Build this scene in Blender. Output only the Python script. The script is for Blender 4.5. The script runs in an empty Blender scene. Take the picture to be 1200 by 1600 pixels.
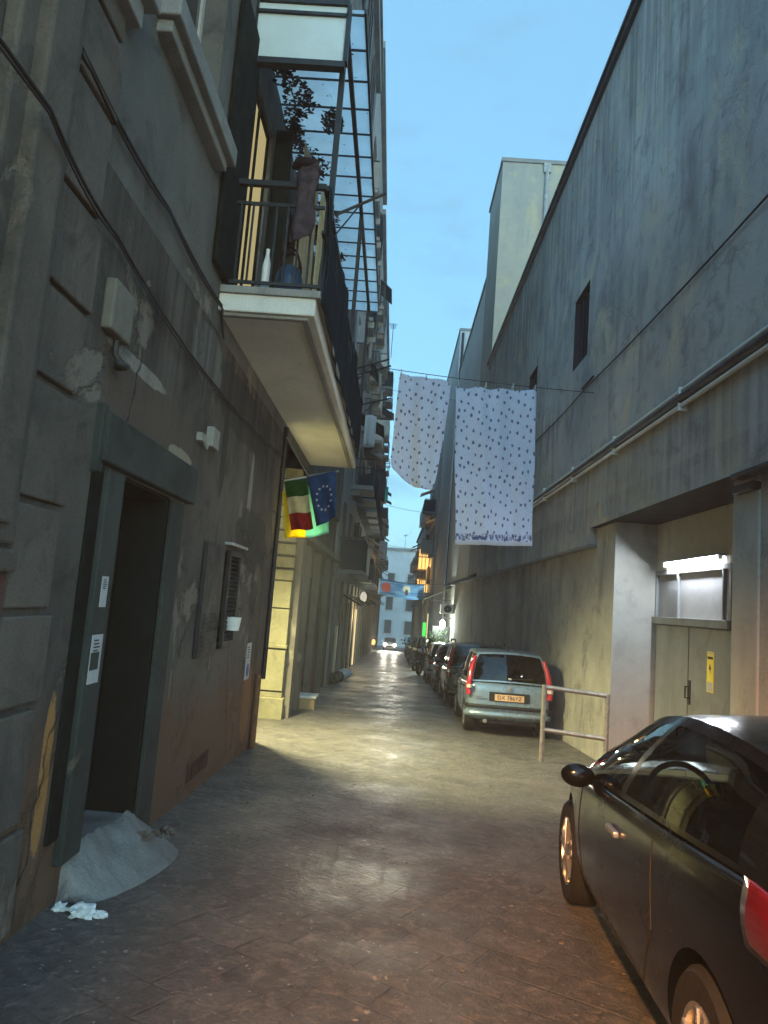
import bpy, bmesh, math, random
from mathutils import Vector, Matrix, Euler
R_ = math.radians
rnd = random.Random(7)
sc = bpy.context.scene
col = sc.collection
SL = 0.047                                   # the street falls away from the camera
def gz(y): return -SL * y
TILT = -math.atan(SL)

# ------------------------------------------------------------------ node materials
def mat_new(name):
    m = bpy.data.materials.new(name); m.use_nodes = True
    nt = m.node_tree
    for n in list(nt.nodes): nt.nodes.remove(n)
    out = nt.nodes.new('ShaderNodeOutputMaterial')
    return m, nt, out
class NT:
    def __init__(s, nt): s.nt = nt
    def n(s, t, **kw):
        nd = s.nt.nodes.new(t)
        for k, v in kw.items(): setattr(nd, k, v)
        return nd
    def l(s, a, b): s.nt.links.new(a, b)
    def pos(s, scale=(1, 1, 1), rot=(0, 0, 0), src=None):
        if src is None: src = s.n('ShaderNodeNewGeometry').outputs['Position']
        mp = s.n('ShaderNodeMapping')
        mp.inputs['Scale'].default_value = scale; mp.inputs['Rotation'].default_value = rot
        s.l(src, mp.inputs['Vector']); return mp.outputs[0]
    def noise(s, vec, scale, detail=6, rough=.6, dist=0):
        nd = s.n('ShaderNodeTexNoise')
        nd.inputs['Scale'].default_value = scale; nd.inputs['Detail'].default_value = detail
        nd.inputs['Roughness'].default_value = rough; nd.inputs['Distortion'].default_value = dist
        s.l(vec, nd.inputs['Vector']); return nd.outputs['Fac']
    def ramp(s, fac, a, b, va=0., vb=1.):
        nd = s.n('ShaderNodeMapRange'); nd.clamp = True
        nd.inputs['From Min'].default_value = a; nd.inputs['From Max'].default_value = b
        nd.inputs['To Min'].default_value = va; nd.inputs['To Max'].default_value = vb
        s.l(fac, nd.inputs['Value']); return nd.outputs['Result']
    def mix(s, fac, a, b, mode='MIX'):
        nd = s.n('ShaderNodeMix', data_type='RGBA', blend_type=mode)
        for sock, v in ((nd.inputs['Factor'], fac), (nd.inputs['A'], a), (nd.inputs['B'], b)):
            if isinstance(v, bpy.types.NodeSocket): s.l(v, sock)
            elif isinstance(v, (int, float)): sock.default_value = v
            else: sock.default_value = (*v[:3], 1)
        return nd.outputs['Result']
    def math(s, op, a, b=None):
        nd = s.n('ShaderNodeMath', operation=op)
        for sock, v in ((nd.inputs[0], a), (nd.inputs[1], b)):
            if v is None: continue
            if isinstance(v, bpy.types.NodeSocket): s.l(v, sock)
            else: sock.default_value = v
        return nd.outputs[0]
    def bump(s, h, strength, dist=.01):
        nd = s.n('ShaderNodeBump'); nd.inputs['Strength'].default_value = strength
        nd.inputs['Distance'].default_value = dist
        s.l(h, nd.inputs['Height']); return nd.outputs[0]
    def sep(s, v):
        nd = s.n('ShaderNodeSeparateXYZ'); s.l(v, nd.inputs[0]); return nd.outputs

def bsdf(N, out, color, rough=.8, metal=0., normal=None, spec=.4, coat=0.):
    b = N.n('ShaderNodeBsdfPrincipled')
    for sock, v in ((b.inputs['Base Color'], color), (b.inputs['Roughness'], rough)):
        if isinstance(v, bpy.types.NodeSocket): N.l(v, sock)
        elif isinstance(v, (int, float)): sock.default_value = v
        else: sock.default_value = (*v[:3], 1)
    b.inputs['Metallic'].default_value = metal
    b.inputs['Specular IOR Level'].default_value = spec
    b.inputs['Coat Weight'].default_value = coat; b.inputs['Coat Roughness'].default_value = .05
    if normal is not None: N.l(normal, b.inputs['Normal'])
    N.l(b.outputs[0], out.inputs['Surface']); return b

def plaster(name, c1, c2, dirt, peel=None, pscale=.55, streak=.6, peel_t=(.60, .64), low=None, bumpk=.5, fine=.25, patches=(), drips=(), crack=0.):
    m, nt, out = mat_new(name); N = NT(nt)
    P = N.n('ShaderNodeNewGeometry').outputs['Position']
    big = N.noise(P, pscale, 9, .62, .4)
    c = N.mix(N.ramp(big, .36, .66), c1, c2)
    st = N.noise(N.pos((1.15, 1.15, .2), src=P), 1.1, 9, .66, .9)
    msk = N.ramp(N.noise(P, .7, 4, .5), .4, .62)
    c = N.mix(N.math('MULTIPLY', N.math('MULTIPLY', N.ramp(st, .46, .70), msk), streak), c, dirt)
    blot = N.noise(N.pos((1, 1, 1), src=P), 2.3, 10, .7, .8)
    c = N.mix(N.math('MULTIPLY', N.ramp(blot, .52, .66), .55 * streak), c, dirt)
    h = N.noise(P, 34, 5, .7)
    if peel:
        pe = N.noise(N.pos((1, 1, .8), src=P), .95, 11, .66, .5)
        pf = N.ramp(pe, *peel_t)
        c = N.mix(N.math('MULTIPLY', pf, .85), c, peel)
    if low:                                            # rising damp with a ragged upper edge
        x, y, z = N.sep(P)[:3]
        zz = N.math('ADD', z, N.math('MULTIPLY', y, SL))
        zz = N.math('ADD', zz, N.math('MULTIPLY', N.noise(P, 1.7, 8, .65), 1.2))
        c = N.mix(N.ramp(zz, low[1], low[1] - .45, 0, .8), c, low[0])
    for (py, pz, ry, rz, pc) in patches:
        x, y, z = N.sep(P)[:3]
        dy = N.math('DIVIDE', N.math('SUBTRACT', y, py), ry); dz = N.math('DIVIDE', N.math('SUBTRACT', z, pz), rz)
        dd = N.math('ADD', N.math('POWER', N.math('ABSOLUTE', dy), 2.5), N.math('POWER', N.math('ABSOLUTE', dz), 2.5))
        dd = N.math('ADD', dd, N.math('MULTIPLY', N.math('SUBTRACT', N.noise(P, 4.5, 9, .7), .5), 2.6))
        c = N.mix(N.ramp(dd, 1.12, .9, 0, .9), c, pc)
    for (zt, ln, k) in drips:                          # run-off streaks below an edge
        z = N.sep(P)[2]; dn = N.noise(N.pos((3.2, 3.2, .12), src=P), 2.2, 6, .6)
        top = N.math('MULTIPLY', N.ramp(N.math('ADD', z, N.math('MULTIPLY', dn, ln * .9)), zt - ln * .75, zt + ln * .1), N.ramp(z, zt + .02, zt - .02))
        c = N.mix(N.math('MULTIPLY', N.math('MULTIPLY', top, N.ramp(dn, .40, .60, .15, 1.)), k), c, tuple(v * .8 for v in dirt))
    if crack:
        wn = N.n('ShaderNodeTexNoise'); wn.inputs['Scale'].default_value = 1.6; wn.inputs['Detail'].default_value = 7; N.l(P, wn.inputs['Vector'])
        av = N.n('ShaderNodeMixRGB'); av.blend_type = 'ADD'; av.inputs[0].default_value = .8; N.l(P, av.inputs[1]); N.l(wn.outputs['Color'], av.inputs[2])
        vo = N.n('ShaderNodeTexVoronoi', feature='DISTANCE_TO_EDGE'); vo.inputs['Scale'].default_value = .42; N.l(av.outputs[0], vo.inputs['Vector'])
        cf = N.math('MULTIPLY', N.ramp(vo.outputs['Distance'], .008, .002), N.ramp(N.noise(P, .8, 4, .5), .46, .56))
        c = N.mix(N.math('MULTIPLY', cf, crack), c, tuple(v * .4 for v in dirt))
    sp = N.noise(P, 60, 3, .6)
    c = N.mix(N.math('MULTIPLY', N.ramp(sp, .45, .7), fine), c, tuple(v * .55 for v in dirt))
    hh = N.math('ADD', N.math('MULTIPLY', h, .5), N.math('MULTIPLY', blot, 1.2))
    if peel: hh = N.math('SUBTRACT', hh, N.math('MULTIPLY', pf, .8))
    bsdf(N, out, c, .9, normal=N.bump(hh, bumpk, .02), spec=.2)
    return m
def simple(name, c, rough=.6, metal=0., var=.25, scale=8., spec=.4, coat=0., bumpk=0.):
    m, nt, out = mat_new(name); N = NT(nt)
    P = N.n('ShaderNodeNewGeometry').outputs['Position']
    n = N.noise(P, scale, 7, .65, .3)
    cc = N.mix(N.ramp(n, .35, .68), c, tuple(v * (1 - var) for v in c))
    r = N.ramp(n, .3, .7, max(rough - .1, .02), min(rough + .12, 1))
    bsdf(N, out, cc, r, metal, N.bump(n, bumpk, .01) if bumpk else None, spec, coat)
    return m
def emit(name, c, s):
    m, nt, out = mat_new(name); e = nt.nodes.new('ShaderNodeEmission')
    e.inputs[0].default_value = (*c, 1); e.inputs[1].default_value = s
    nt.links.new(e.outputs[0], out.inputs[0]); return m
def cloth(name, c, tr=.35, var=.15):
    m, nt, out = mat_new(name); N = NT(nt)
    P = N.n('ShaderNodeNewGeometry').outputs['Position']
    n = N.noise(P, 14, 5, .6); cc = N.mix(N.ramp(n, .3, .7), c, tuple(v * (1 - var) for v in c))
    d = N.n('ShaderNodeBsdfDiffuse'); t = N.n('ShaderNodeBsdfTranslucent'); mx = N.n('ShaderNodeMixShader')
    mx.inputs[0].default_value = tr
    N.l(cc, d.inputs[0]); N.l(cc, t.inputs[0]); N.l(d.outputs[0], mx.inputs[1]); N.l(t.outputs[0], mx.inputs[2])
    N.l(mx.outputs[0], out.inputs[0]); return m
def glassy(name, tint, refl=.06, rough=.02):
    m, nt, out = mat_new(name); N = NT(nt)
    t = N.n('ShaderNodeBsdfTransparent'); t.inputs[0].default_value = (*tint, 1)
    g = N.n('ShaderNodeBsdfGlossy'); g.inputs['Roughness'].default_value = rough
    f = N.n('ShaderNodeFresnel'); f.inputs[0].default_value = 1.5
    mx = N.n('ShaderNodeMixShader'); N.l(f.outputs[0], mx.inputs[0])
    N.l(t.outputs[0], mx.inputs[1]); N.l(g.outputs[0], mx.inputs[2]); N.l(mx.outputs[0], out.inputs[0]); return m

M = {}
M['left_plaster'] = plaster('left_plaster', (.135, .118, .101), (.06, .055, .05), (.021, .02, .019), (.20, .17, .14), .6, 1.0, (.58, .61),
                            low=((.15, .082, .05), 1.75), bumpk=1.0, drips=[(3.95, 1.1, .6)], crack=.8, patches=[(4.9, 2.76, .95, .2, (.10, .075, .06)), (5.55, 2.6, .3, .07, (.30, .26, .2)), (4.5, 2.98, .5, .05, (.27, .25, .22)),
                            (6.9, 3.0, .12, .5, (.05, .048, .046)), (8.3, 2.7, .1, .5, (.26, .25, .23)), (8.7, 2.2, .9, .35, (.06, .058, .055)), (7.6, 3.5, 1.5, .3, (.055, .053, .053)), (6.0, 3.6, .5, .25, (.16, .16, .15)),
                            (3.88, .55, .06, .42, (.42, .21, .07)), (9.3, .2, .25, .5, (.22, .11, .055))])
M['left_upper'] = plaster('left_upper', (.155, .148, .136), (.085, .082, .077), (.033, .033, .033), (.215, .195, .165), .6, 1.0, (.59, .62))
M['pilaster_brown'] = plaster('pilaster_brown', (.12, .098, .08), (.078, .066, .056), (.03, .027, .025), (.19, .15, .115), 1.2, .9, (.58, .62), bumpk=.7)
M['left_trim'] = plaster('left_trim', (.18, .16, .135), (.125, .112, .096), (.08, .075, .065), (.28, .25, .2), 1.2, .6, (.6, .65), bumpk=.6)
M['quoin'] = plaster('quoin', (.14, .114, .096), (.08, .07, .062), (.03, .028, .026), (.22, .175, .14), 1.1, .9, (.58, .62), bumpk=.8)
M['green_paint'] = plaster('green_paint', (.048, .058, .052), (.026, .033, .03), (.012, .014, .013), (.15, .12, .085), 1.6, .9, (.63, .66), bumpk=.4)
M['right_plaster'] = plaster('right_plaster', (.50, .475, .45), (.30, .295, .29), (.135, .13, .13), (.52, .45, .35), .38, 1.0, (.53, .64), bumpk=.8, drips=[(10.95, 3.2, .6), (4.02, .9, .4), (3.4, .35, .3)], crack=.3)
M['right_low'] = plaster('right_low', (.43, .41, .37), (.27, .26, .245), (.12, .118, .115), (.46, .42, .34), .6, 1.1, (.56, .66), bumpk=.8)
M['pale_jamb'] = plaster('pale_jamb', (.42, .415, .375), (.32, .318, .295), (.16, .155, .145), (.47, .45, .39), .9, .6, (.6, .7), bumpk=.3, fine=.1)
M['tower'] = plaster('tower', (.36, .345, .29), (.28, .28, .265), (.17, .17, .165), (.42, .37, .24), .28, .5, (.52, .66), bumpk=.4)
M['pale_wall'] = plaster('pale_wall', (.60, .60, .58), (.5, .51, .51), (.34, .35, .35), None, .4, .5)
M['fac_a'] = plaster('fac_a', (.34, .32, .31), (.25, .24, .235), (.12, .12, .12), (.36, .32, .27), .3, .7, (.6, .66))
M['fac_b'] = plaster('fac_b', (.30, .285, .255), (.24, .225, .2), (.12, .11, .1), (.38, .35, .3), .35, .7, (.6, .66))
M['fac_c'] = plaster('fac_c', (.36, .355, .34), (.27, .27, .26), (.13, .13, .13), None, .3, .7)
M['soffit'] = plaster('soffit', (.68, .67, .63), (.58, .57, .54), (.38, .375, .36), (.68, .64, .58), .8, .45, (.62, .68), bumpk=.3)
M['yellow_stone'] = plaster('yellow_stone', (.30, .275, .17), (.21, .195, .12), (.10, .095, .065), (.34, .31, .21), 1.6, .9, (.6, .66), bumpk=.9)
M['concrete'] = plaster('concrete', (.29, .28, .262), (.20, .192, .178), (.09, .085, .078), (.32, .30, .27), 2.6, .9, (.58, .64), bumpk=1.2)
M['blackdoor'] = simple('blackdoor', (.008, .010, .010), .85, 0, .4, 3, .12)
M['dark_green'] = simple('dark_green', (.008, .013, .011), .9, 0, .4, 5, .1)
M['dark_metal'] = simple('dark_metal', (.018, .022, .026), .5, .3, .4, 9)
M['rail_metal'] = simple('rail_metal', (.38, .37, .34), .45, .6, .45, 14)
M['galv'] = simple('galv', (.4, .42, .44), .4, .7, .3, 12)
M['pipe'] = simple('pipe', (.34, .345, .34), .5, .2, .4, 6)
M['cable'] = simple('cable', (.015, .015, .017), .7)
M['white'] = simple('white', (.7, .7, .68), .6, 0, .15)
M['offwhite'] = simple('offwhite', (.48, .46, .42), .7, 0, .3, 5)
M['paper'] = simple('paper', (.42, .42, .43), .8, 0, .15, 20)
M['ink'] = simple('ink', (.03, .035, .05), .8)
M['blueink'] = simple('blueink', (.08, .1, .3), .8)
M['yellow'] = simple('yellow', (.75, .62, .08), .7, 0, .15)
M['rubber'] = simple('rubber', (.014, .014, .014), .75, 0, .3, 30)
M['rim'] = simple('rim', (.55, .53, .5), .3, .8, .3, 10)
M['black_paint'] = simple('black_paint', (.003, .0033, .004), .2, 0, .3, 4, .22, .3)
M['glossblack'] = simple('glossblack', (.01, .01, .011), .15, 0, .1)
M['plastic'] = simple('plastic', (.022, .023, .024), .6, 0, .3, 25)
M['silver_blue'] = simple('silver_blue', (.25, .335, .41), .28, .35, .12, 3, .5, .5)
M['grey_paint'] = simple('grey_paint', (.045, .05, .052), .25, .2, .2, 3, .5, .5)
M['silver_paint'] = simple('silver_paint', (.45, .46, .46), .3, .4, .15, 3, .5, .5)
M['maroon_paint'] = simple('maroon_paint', (.075, .06, .062), .25, .2, .2, 3, .5, .5)
M['white_paint'] = simple('white_paint', (.65, .65, .63), .3, 0, .1, 3, .5, .5)
M['red_lamp'] = simple('red_lamp', (.62, .012, .02), .15, 0, .35, 30, .6, .6)
M['dark_red_lamp'] = simple('dark_red_lamp', (.33, .006, .012), .15, 0, .3, 30, .6, .6)
M['deep_red_lamp'] = simple('deep_red_lamp', (.13, .002, .008), .12, 0, .55, 9, .5, .6)
M['clear_lamp'] = simple('clear_lamp', (.7, .6, .5), .15, 0, .2, 30, .6, .6)
M['plate'] = simple('plate', (.85, .52, .30), .5, 0, .1)  # white plate coloured with the orange light it reflects
M['seat'] = simple('seat', (.06, .06, .058), .85)
M['beige_pale'] = simple('beige_pale', (.27, .26, .235), .75, 0, .3, 9)
M['beige'] = simple('beige', (.15, .135, .11), .8)
M['car_glass'] = glassy('car_glass', (.42, .47, .44))
M['dark_glass'] = glassy('dark_glass', (.06, .07, .075))
M['clear_glass'] = glassy('clear_glass', (.7, .75, .75))
M['pane'] = simple('pane', (.02, .025, .03), .08, 0, .3, 2, .6)
M['carton'] = simple('carton', (.42, .31, .16), .85)
M['bagblack'] = simple('bagblack', (.015, .015, .017), .3, 0, .3, 8)
M['teal'] = cloth('teal', (.06, .42, .38)); M['sheetwhite'] = cloth('sheetwhite', (.6, .62, .64))
M['green'] = cloth('green', (.015, .10, .02), .4, .35); M['cream'] = cloth('cream', (.62, .56, .36), .4, .25)
M['red'] = cloth('red', (.34, .018, .012), .4, .35); M['eublue'] = cloth('eublue', (.02, .07, .19), .35, .4)
M['flagyellow'] = cloth('flagyellow', (.85, .66, .015), .5); M['flagteal'] = cloth('flagteal', (.25, .5, .42), .5)
M['netting'] = cloth('netting', (.016, .032, .048), .12, .3)
M['pink'] = cloth('pink', (.10, .078, .092), .25, .6); M['darkcloth'] = cloth('darkcloth', (.03, .022, .028), .1)
M['bluebag'] = simple('bluebag', (.012, .045, .10), .55, 0, .3, 8)
M['curtain'] = cloth('curtain', (.42, .35, .24), .4)
M['leaf'] = simple('leaf', (.016, .02, .016), .8, 0, .5, 30)
M['plant'] = simple('plant', (.05, .09, .03), .7, 0, .5, 30)
M['shutter'] = simple('shutter', (.045, .05, .05), .7, 0, .3, 6)
M['shutter_brown'] = simple('shutter_brown', (.085, .06, .045), .7, 0, .3, 6)
M['slab'] = plaster('slab', (.28, .27, .26), (.2, .2, .195), (.1, .1, .1), None, .9, .6)
M['doorgrey'] = plaster('doorgrey', (.215, .228, .245), (.172, .18, .19), (.09, .09, .092), None, 1.1, .7, bumpk=.15, fine=.1)
M['panelwhite'] = simple('panelwhite', (.52, .60, .62), .5, 0, .12, 3)
M['tube'] = emit('tube', (.86, .93, 1.0), 120)
M['lit_window'] = emit('lit_window', (1, .84, .40), .17)
M['warm_window'] = emit('warm_window', (1, .55, .15), .8)
M['warm_strip'] = emit('warm_strip', (1, .78, .4), .4)
M['headlamp'] = emit('headlamp', (1, .93, .75), 220)
M['neon'] = emit('neon', (.08, 1, .12), .5)
M['shoplamp'] = emit('shoplamp', (.9, 1, .88), 30)
M['bulb'] = emit('bulb', (1, .85, .42), 30)
M['orangebulb'] = emit('orangebulb', (1, .5, .15), .9)
M['teal_glow'] = emit('teal_glow', (.5, .8, .72), .35)

# bedsheet: pale blue cotton with scattered dark sprigs, printed border along the hem
def sheet_mat(name, border, su, sv):
    m, nt, out = mat_new(name); N = NT(nt)
    uv = N.n('ShaderNodeUVMap').outputs[0]
    def spots(scale, off, t0, t1, rand):
        mp = N.n('ShaderNodeMapping'); mp.inputs['Scale'].default_value = (su * scale * 1.2, sv * scale * .82, 1)
        mp.inputs['Location'].default_value = (off, off * .7, 0); mp.inputs['Rotation'].default_value = (0, 0, .35)
        N.l(uv, mp.inputs['Vector'])
        wob = N.n('ShaderNodeTexNoise'); wob.inputs['Scale'].default_value = 2.2; wob.inputs['Detail'].default_value = 2
        N.l(mp.outputs[0], wob.inputs['Vector'])
        ad = N.n('ShaderNodeMixRGB'); ad.blend_type = 'ADD'; ad.inputs[0].default_value = .35
        N.l(mp.outputs[0], ad.inputs[1]); N.l(wob.outputs['Color'], ad.inputs[2])
        v = N.n('ShaderNodeTexVoronoi'); v.voronoi_dimensions = '2D'; v.inputs['Scale'].default_value = 1
        v.inputs['Randomness'].default_value = rand; N.l(ad.outputs[0], v.inputs['Vector'])
        return N.ramp(v.outputs['Distance'], t1, t0)
    c = N.mix(N.noise(uv, 3, 4, .6), (.82, .86, .98), (.76, .80, .96))
    c = N.mix(N.math('MULTIPLY', spots(1.9, 3.3, .10, .2, .9), .22), c, (.3, .33, .5))
    c = N.mix(N.math('MULTIPLY', spots(1., 0, .13, .18, .5), .88), c, (.10, .115, .24))
    if border:
        x, y, z = N.sep(uv)[:3]
        b = N.math('MULTIPLY', N.ramp(y, .028, .034), N.ramp(y, .075, .062))
        nz = N.noise(N.pos((26, 26, 1), src=uv), 1.4, 4, .6)
        c = N.mix(N.math('MULTIPLY', b, N.ramp(nz, .44, .56)), c, (.13, .15, .36))
        c = N.mix(N.ramp(y, .028, .024), c, (.68, .69, .78))
    d = N.n('ShaderNodeBsdfDiffuse'); t = N.n('ShaderNodeBsdfTranslucent'); mx = N.n('ShaderNodeMixShader')
    mx.inputs[0].default_value = .5
    N.l(c, d.inputs[0]); N.l(c, t.inputs[0]); N.l(d.outputs[0], mx.inputs[1]); N.l(t.outputs[0], mx.inputs[2])
    N.l(mx.outputs[0], out.inputs[0]); return m
M['sheet_border'] = sheet_mat('sheet_border', True, 10, 18); M['sheet_plain'] = sheet_mat('sheet_plain', False, 6.5, 14)

def paving():
    m, nt, out = mat_new('paving'); N = NT(nt)
    P = N.n('ShaderNodeNewGeometry').outputs['Position']
    wob = N.n('ShaderNodeTexNoise'); wob.inputs['Scale'].default_value = 1.9; wob.inputs['Detail'].default_value = 6; N.l(P, wob.inputs['Vector'])
    ad = N.n('ShaderNodeMixRGB'); ad.blend_type = 'ADD'; ad.inputs[0].default_value = .09
    N.l(P, ad.inputs[1]); N.l(wob.outputs['Color'], ad.inputs[2])
    v = N.pos((1, 1, 1), (0, 0, R_(33)), ad.outputs[0])
    br = N.n('ShaderNodeTexBrick'); N.l(v, br.inputs['Vector'])
    br.inputs['Scale'].default_value = 2.9; br.inputs['Mortar Size'].default_value = .03
    br.inputs['Mortar Smooth'].default_value = 1.0; br.inputs['Bias'].default_value = 0; br.offset = .37
    br.inputs['Brick Width'].default_value = 1.2; br.inputs['Row Height'].default_value = .7
    br.inputs['Color1'].default_value = (.15, .138, .128, 1); br.inputs['Color2'].default_value = (.066, .064, .063, 1)
    br.inputs['Mortar'].default_value = (.10, .096, .09, 1)
    big = N.noise(P, .5, 8, .65, .6)
    c = N.mix(N.ramp(big, .3, .72, .15, .75), br.outputs['Color'], (.09, .084, .078))
    jm = N.math('MULTIPLY', br.outputs['Fac'], N.ramp(N.noise(P, 2.1, 7, .7), .38, .66, 0, .75))
    c = N.mix(jm, c, (.03, .028, .027))
    mid = N.noise(P, 3.6, 10, .72, .6)
    c = N.mix(N.math('MULTIPLY', N.ramp(mid, .5, .68), .75), c, (.038, .036, .036))
    gr = N.noise(P, 11, 9, .75, .5)
    c = N.mix(N.math('MULTIPLY', N.ramp(gr, .5, .66), .8), c, (.24, .205, .175))
    gr2 = N.noise(P, 26, 6, .7)
    c = N.mix(N.math('MULTIPLY', N.ramp(gr2, .54, .66), .6), c, (.03, .028, .027))
    fl = N.noise(P, 21, 4, .6)
    c = N.mix(N.ramp(fl, .66, .70), c, (.40, .34, .27))
    r = N.ramp(N.noise(P, 1.1, 9, .68), .35, .65, .30, .64)
    h = N.math('ADD', N.math('MULTIPLY', jm, -1.0), N.math('ADD', N.math('MULTIPLY', gr, 1.1), N.math('MULTIPLY', big, 2.2)))
    h = N.math('ADD', h, N.math('ADD', N.math('MULTIPLY', gr2, 1.0), N.math('MULTIPLY', mid, 1.5)))
    bsdf(N, out, c, r, normal=N.bump(h, 1.0, .034), spec=.5)
    return m
M['paving'] = paving()

def canopy_mat():
    m, nt, out = mat_new('canopy_sheet'); N = NT(nt)
    P = N.n('ShaderNodeNewGeometry').outputs['Position']
    n = N.noise(P, 2.5, 8, .65); c = N.mix(N.ramp(n, .4, .7), (.86, .92, .94), (.70, .75, .76))
    t = N.n('ShaderNodeBsdfTranslucent'); tr = N.n('ShaderNodeBsdfTransparent'); mx = N.n('ShaderNodeMixShader')
    tr.inputs[0].default_value = (.85, .9, .92, 1); N.l(c, t.inputs[0]); mx.inputs[0].default_value = .3
    N.l(t.outputs[0], mx.inputs[1]); N.l(tr.outputs[0], mx.inputs[2]); N.l(mx.outputs[0], out.inputs[0]); return m
M['canopy_sheet'] = canopy_mat()
def banner_mat():
    m, nt, out = mat_new('banner_print'); N = NT(nt)
    uv = N.n('ShaderNodeUVMap').outputs[0]; x, y, z = N.sep(uv)[:3]
    n = N.noise(N.pos((2, 6, 1), src=uv), 1.6, 5, .6, .6)
    c = N.mix(N.ramp(n, .4, .62), (.03, .14, .34), (.16, .34, .55))
    def blob(cx, cy, rx, ry, colr, c):
        dx = N.math('DIVIDE', N.math('SUBTRACT', x, cx), rx); dy = N.math('DIVIDE', N.math('SUBTRACT', y, cy), ry)
        d = N.math('ADD', N.math('POWER', N.math('ABSOLUTE', dx), 2), N.math('POWER', N.math('ABSOLUTE', dy), 2))
        d = N.math('ADD', d, N.math('MULTIPLY', N.noise(N.pos((9, 4, 1), src=uv), 1.3, 5, .7), 1.6))
        return N.mix(N.ramp(d, 1.85, 1.55), c, colr)
    c = blob(.17, .5, .11, .33, (.36, .06, .045), c); c = blob(.62, .62, .09, .25, (.5, .5, .4), c); c = blob(.62, .42, .04, .2, (.05, .05, .06), c)
    c = N.mix(N.ramp(x, .03, .026), c, (.6, .62, .64))
    bsdf(N, out, c, .7); return m
M['banner_print'] = banner_mat()

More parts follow.
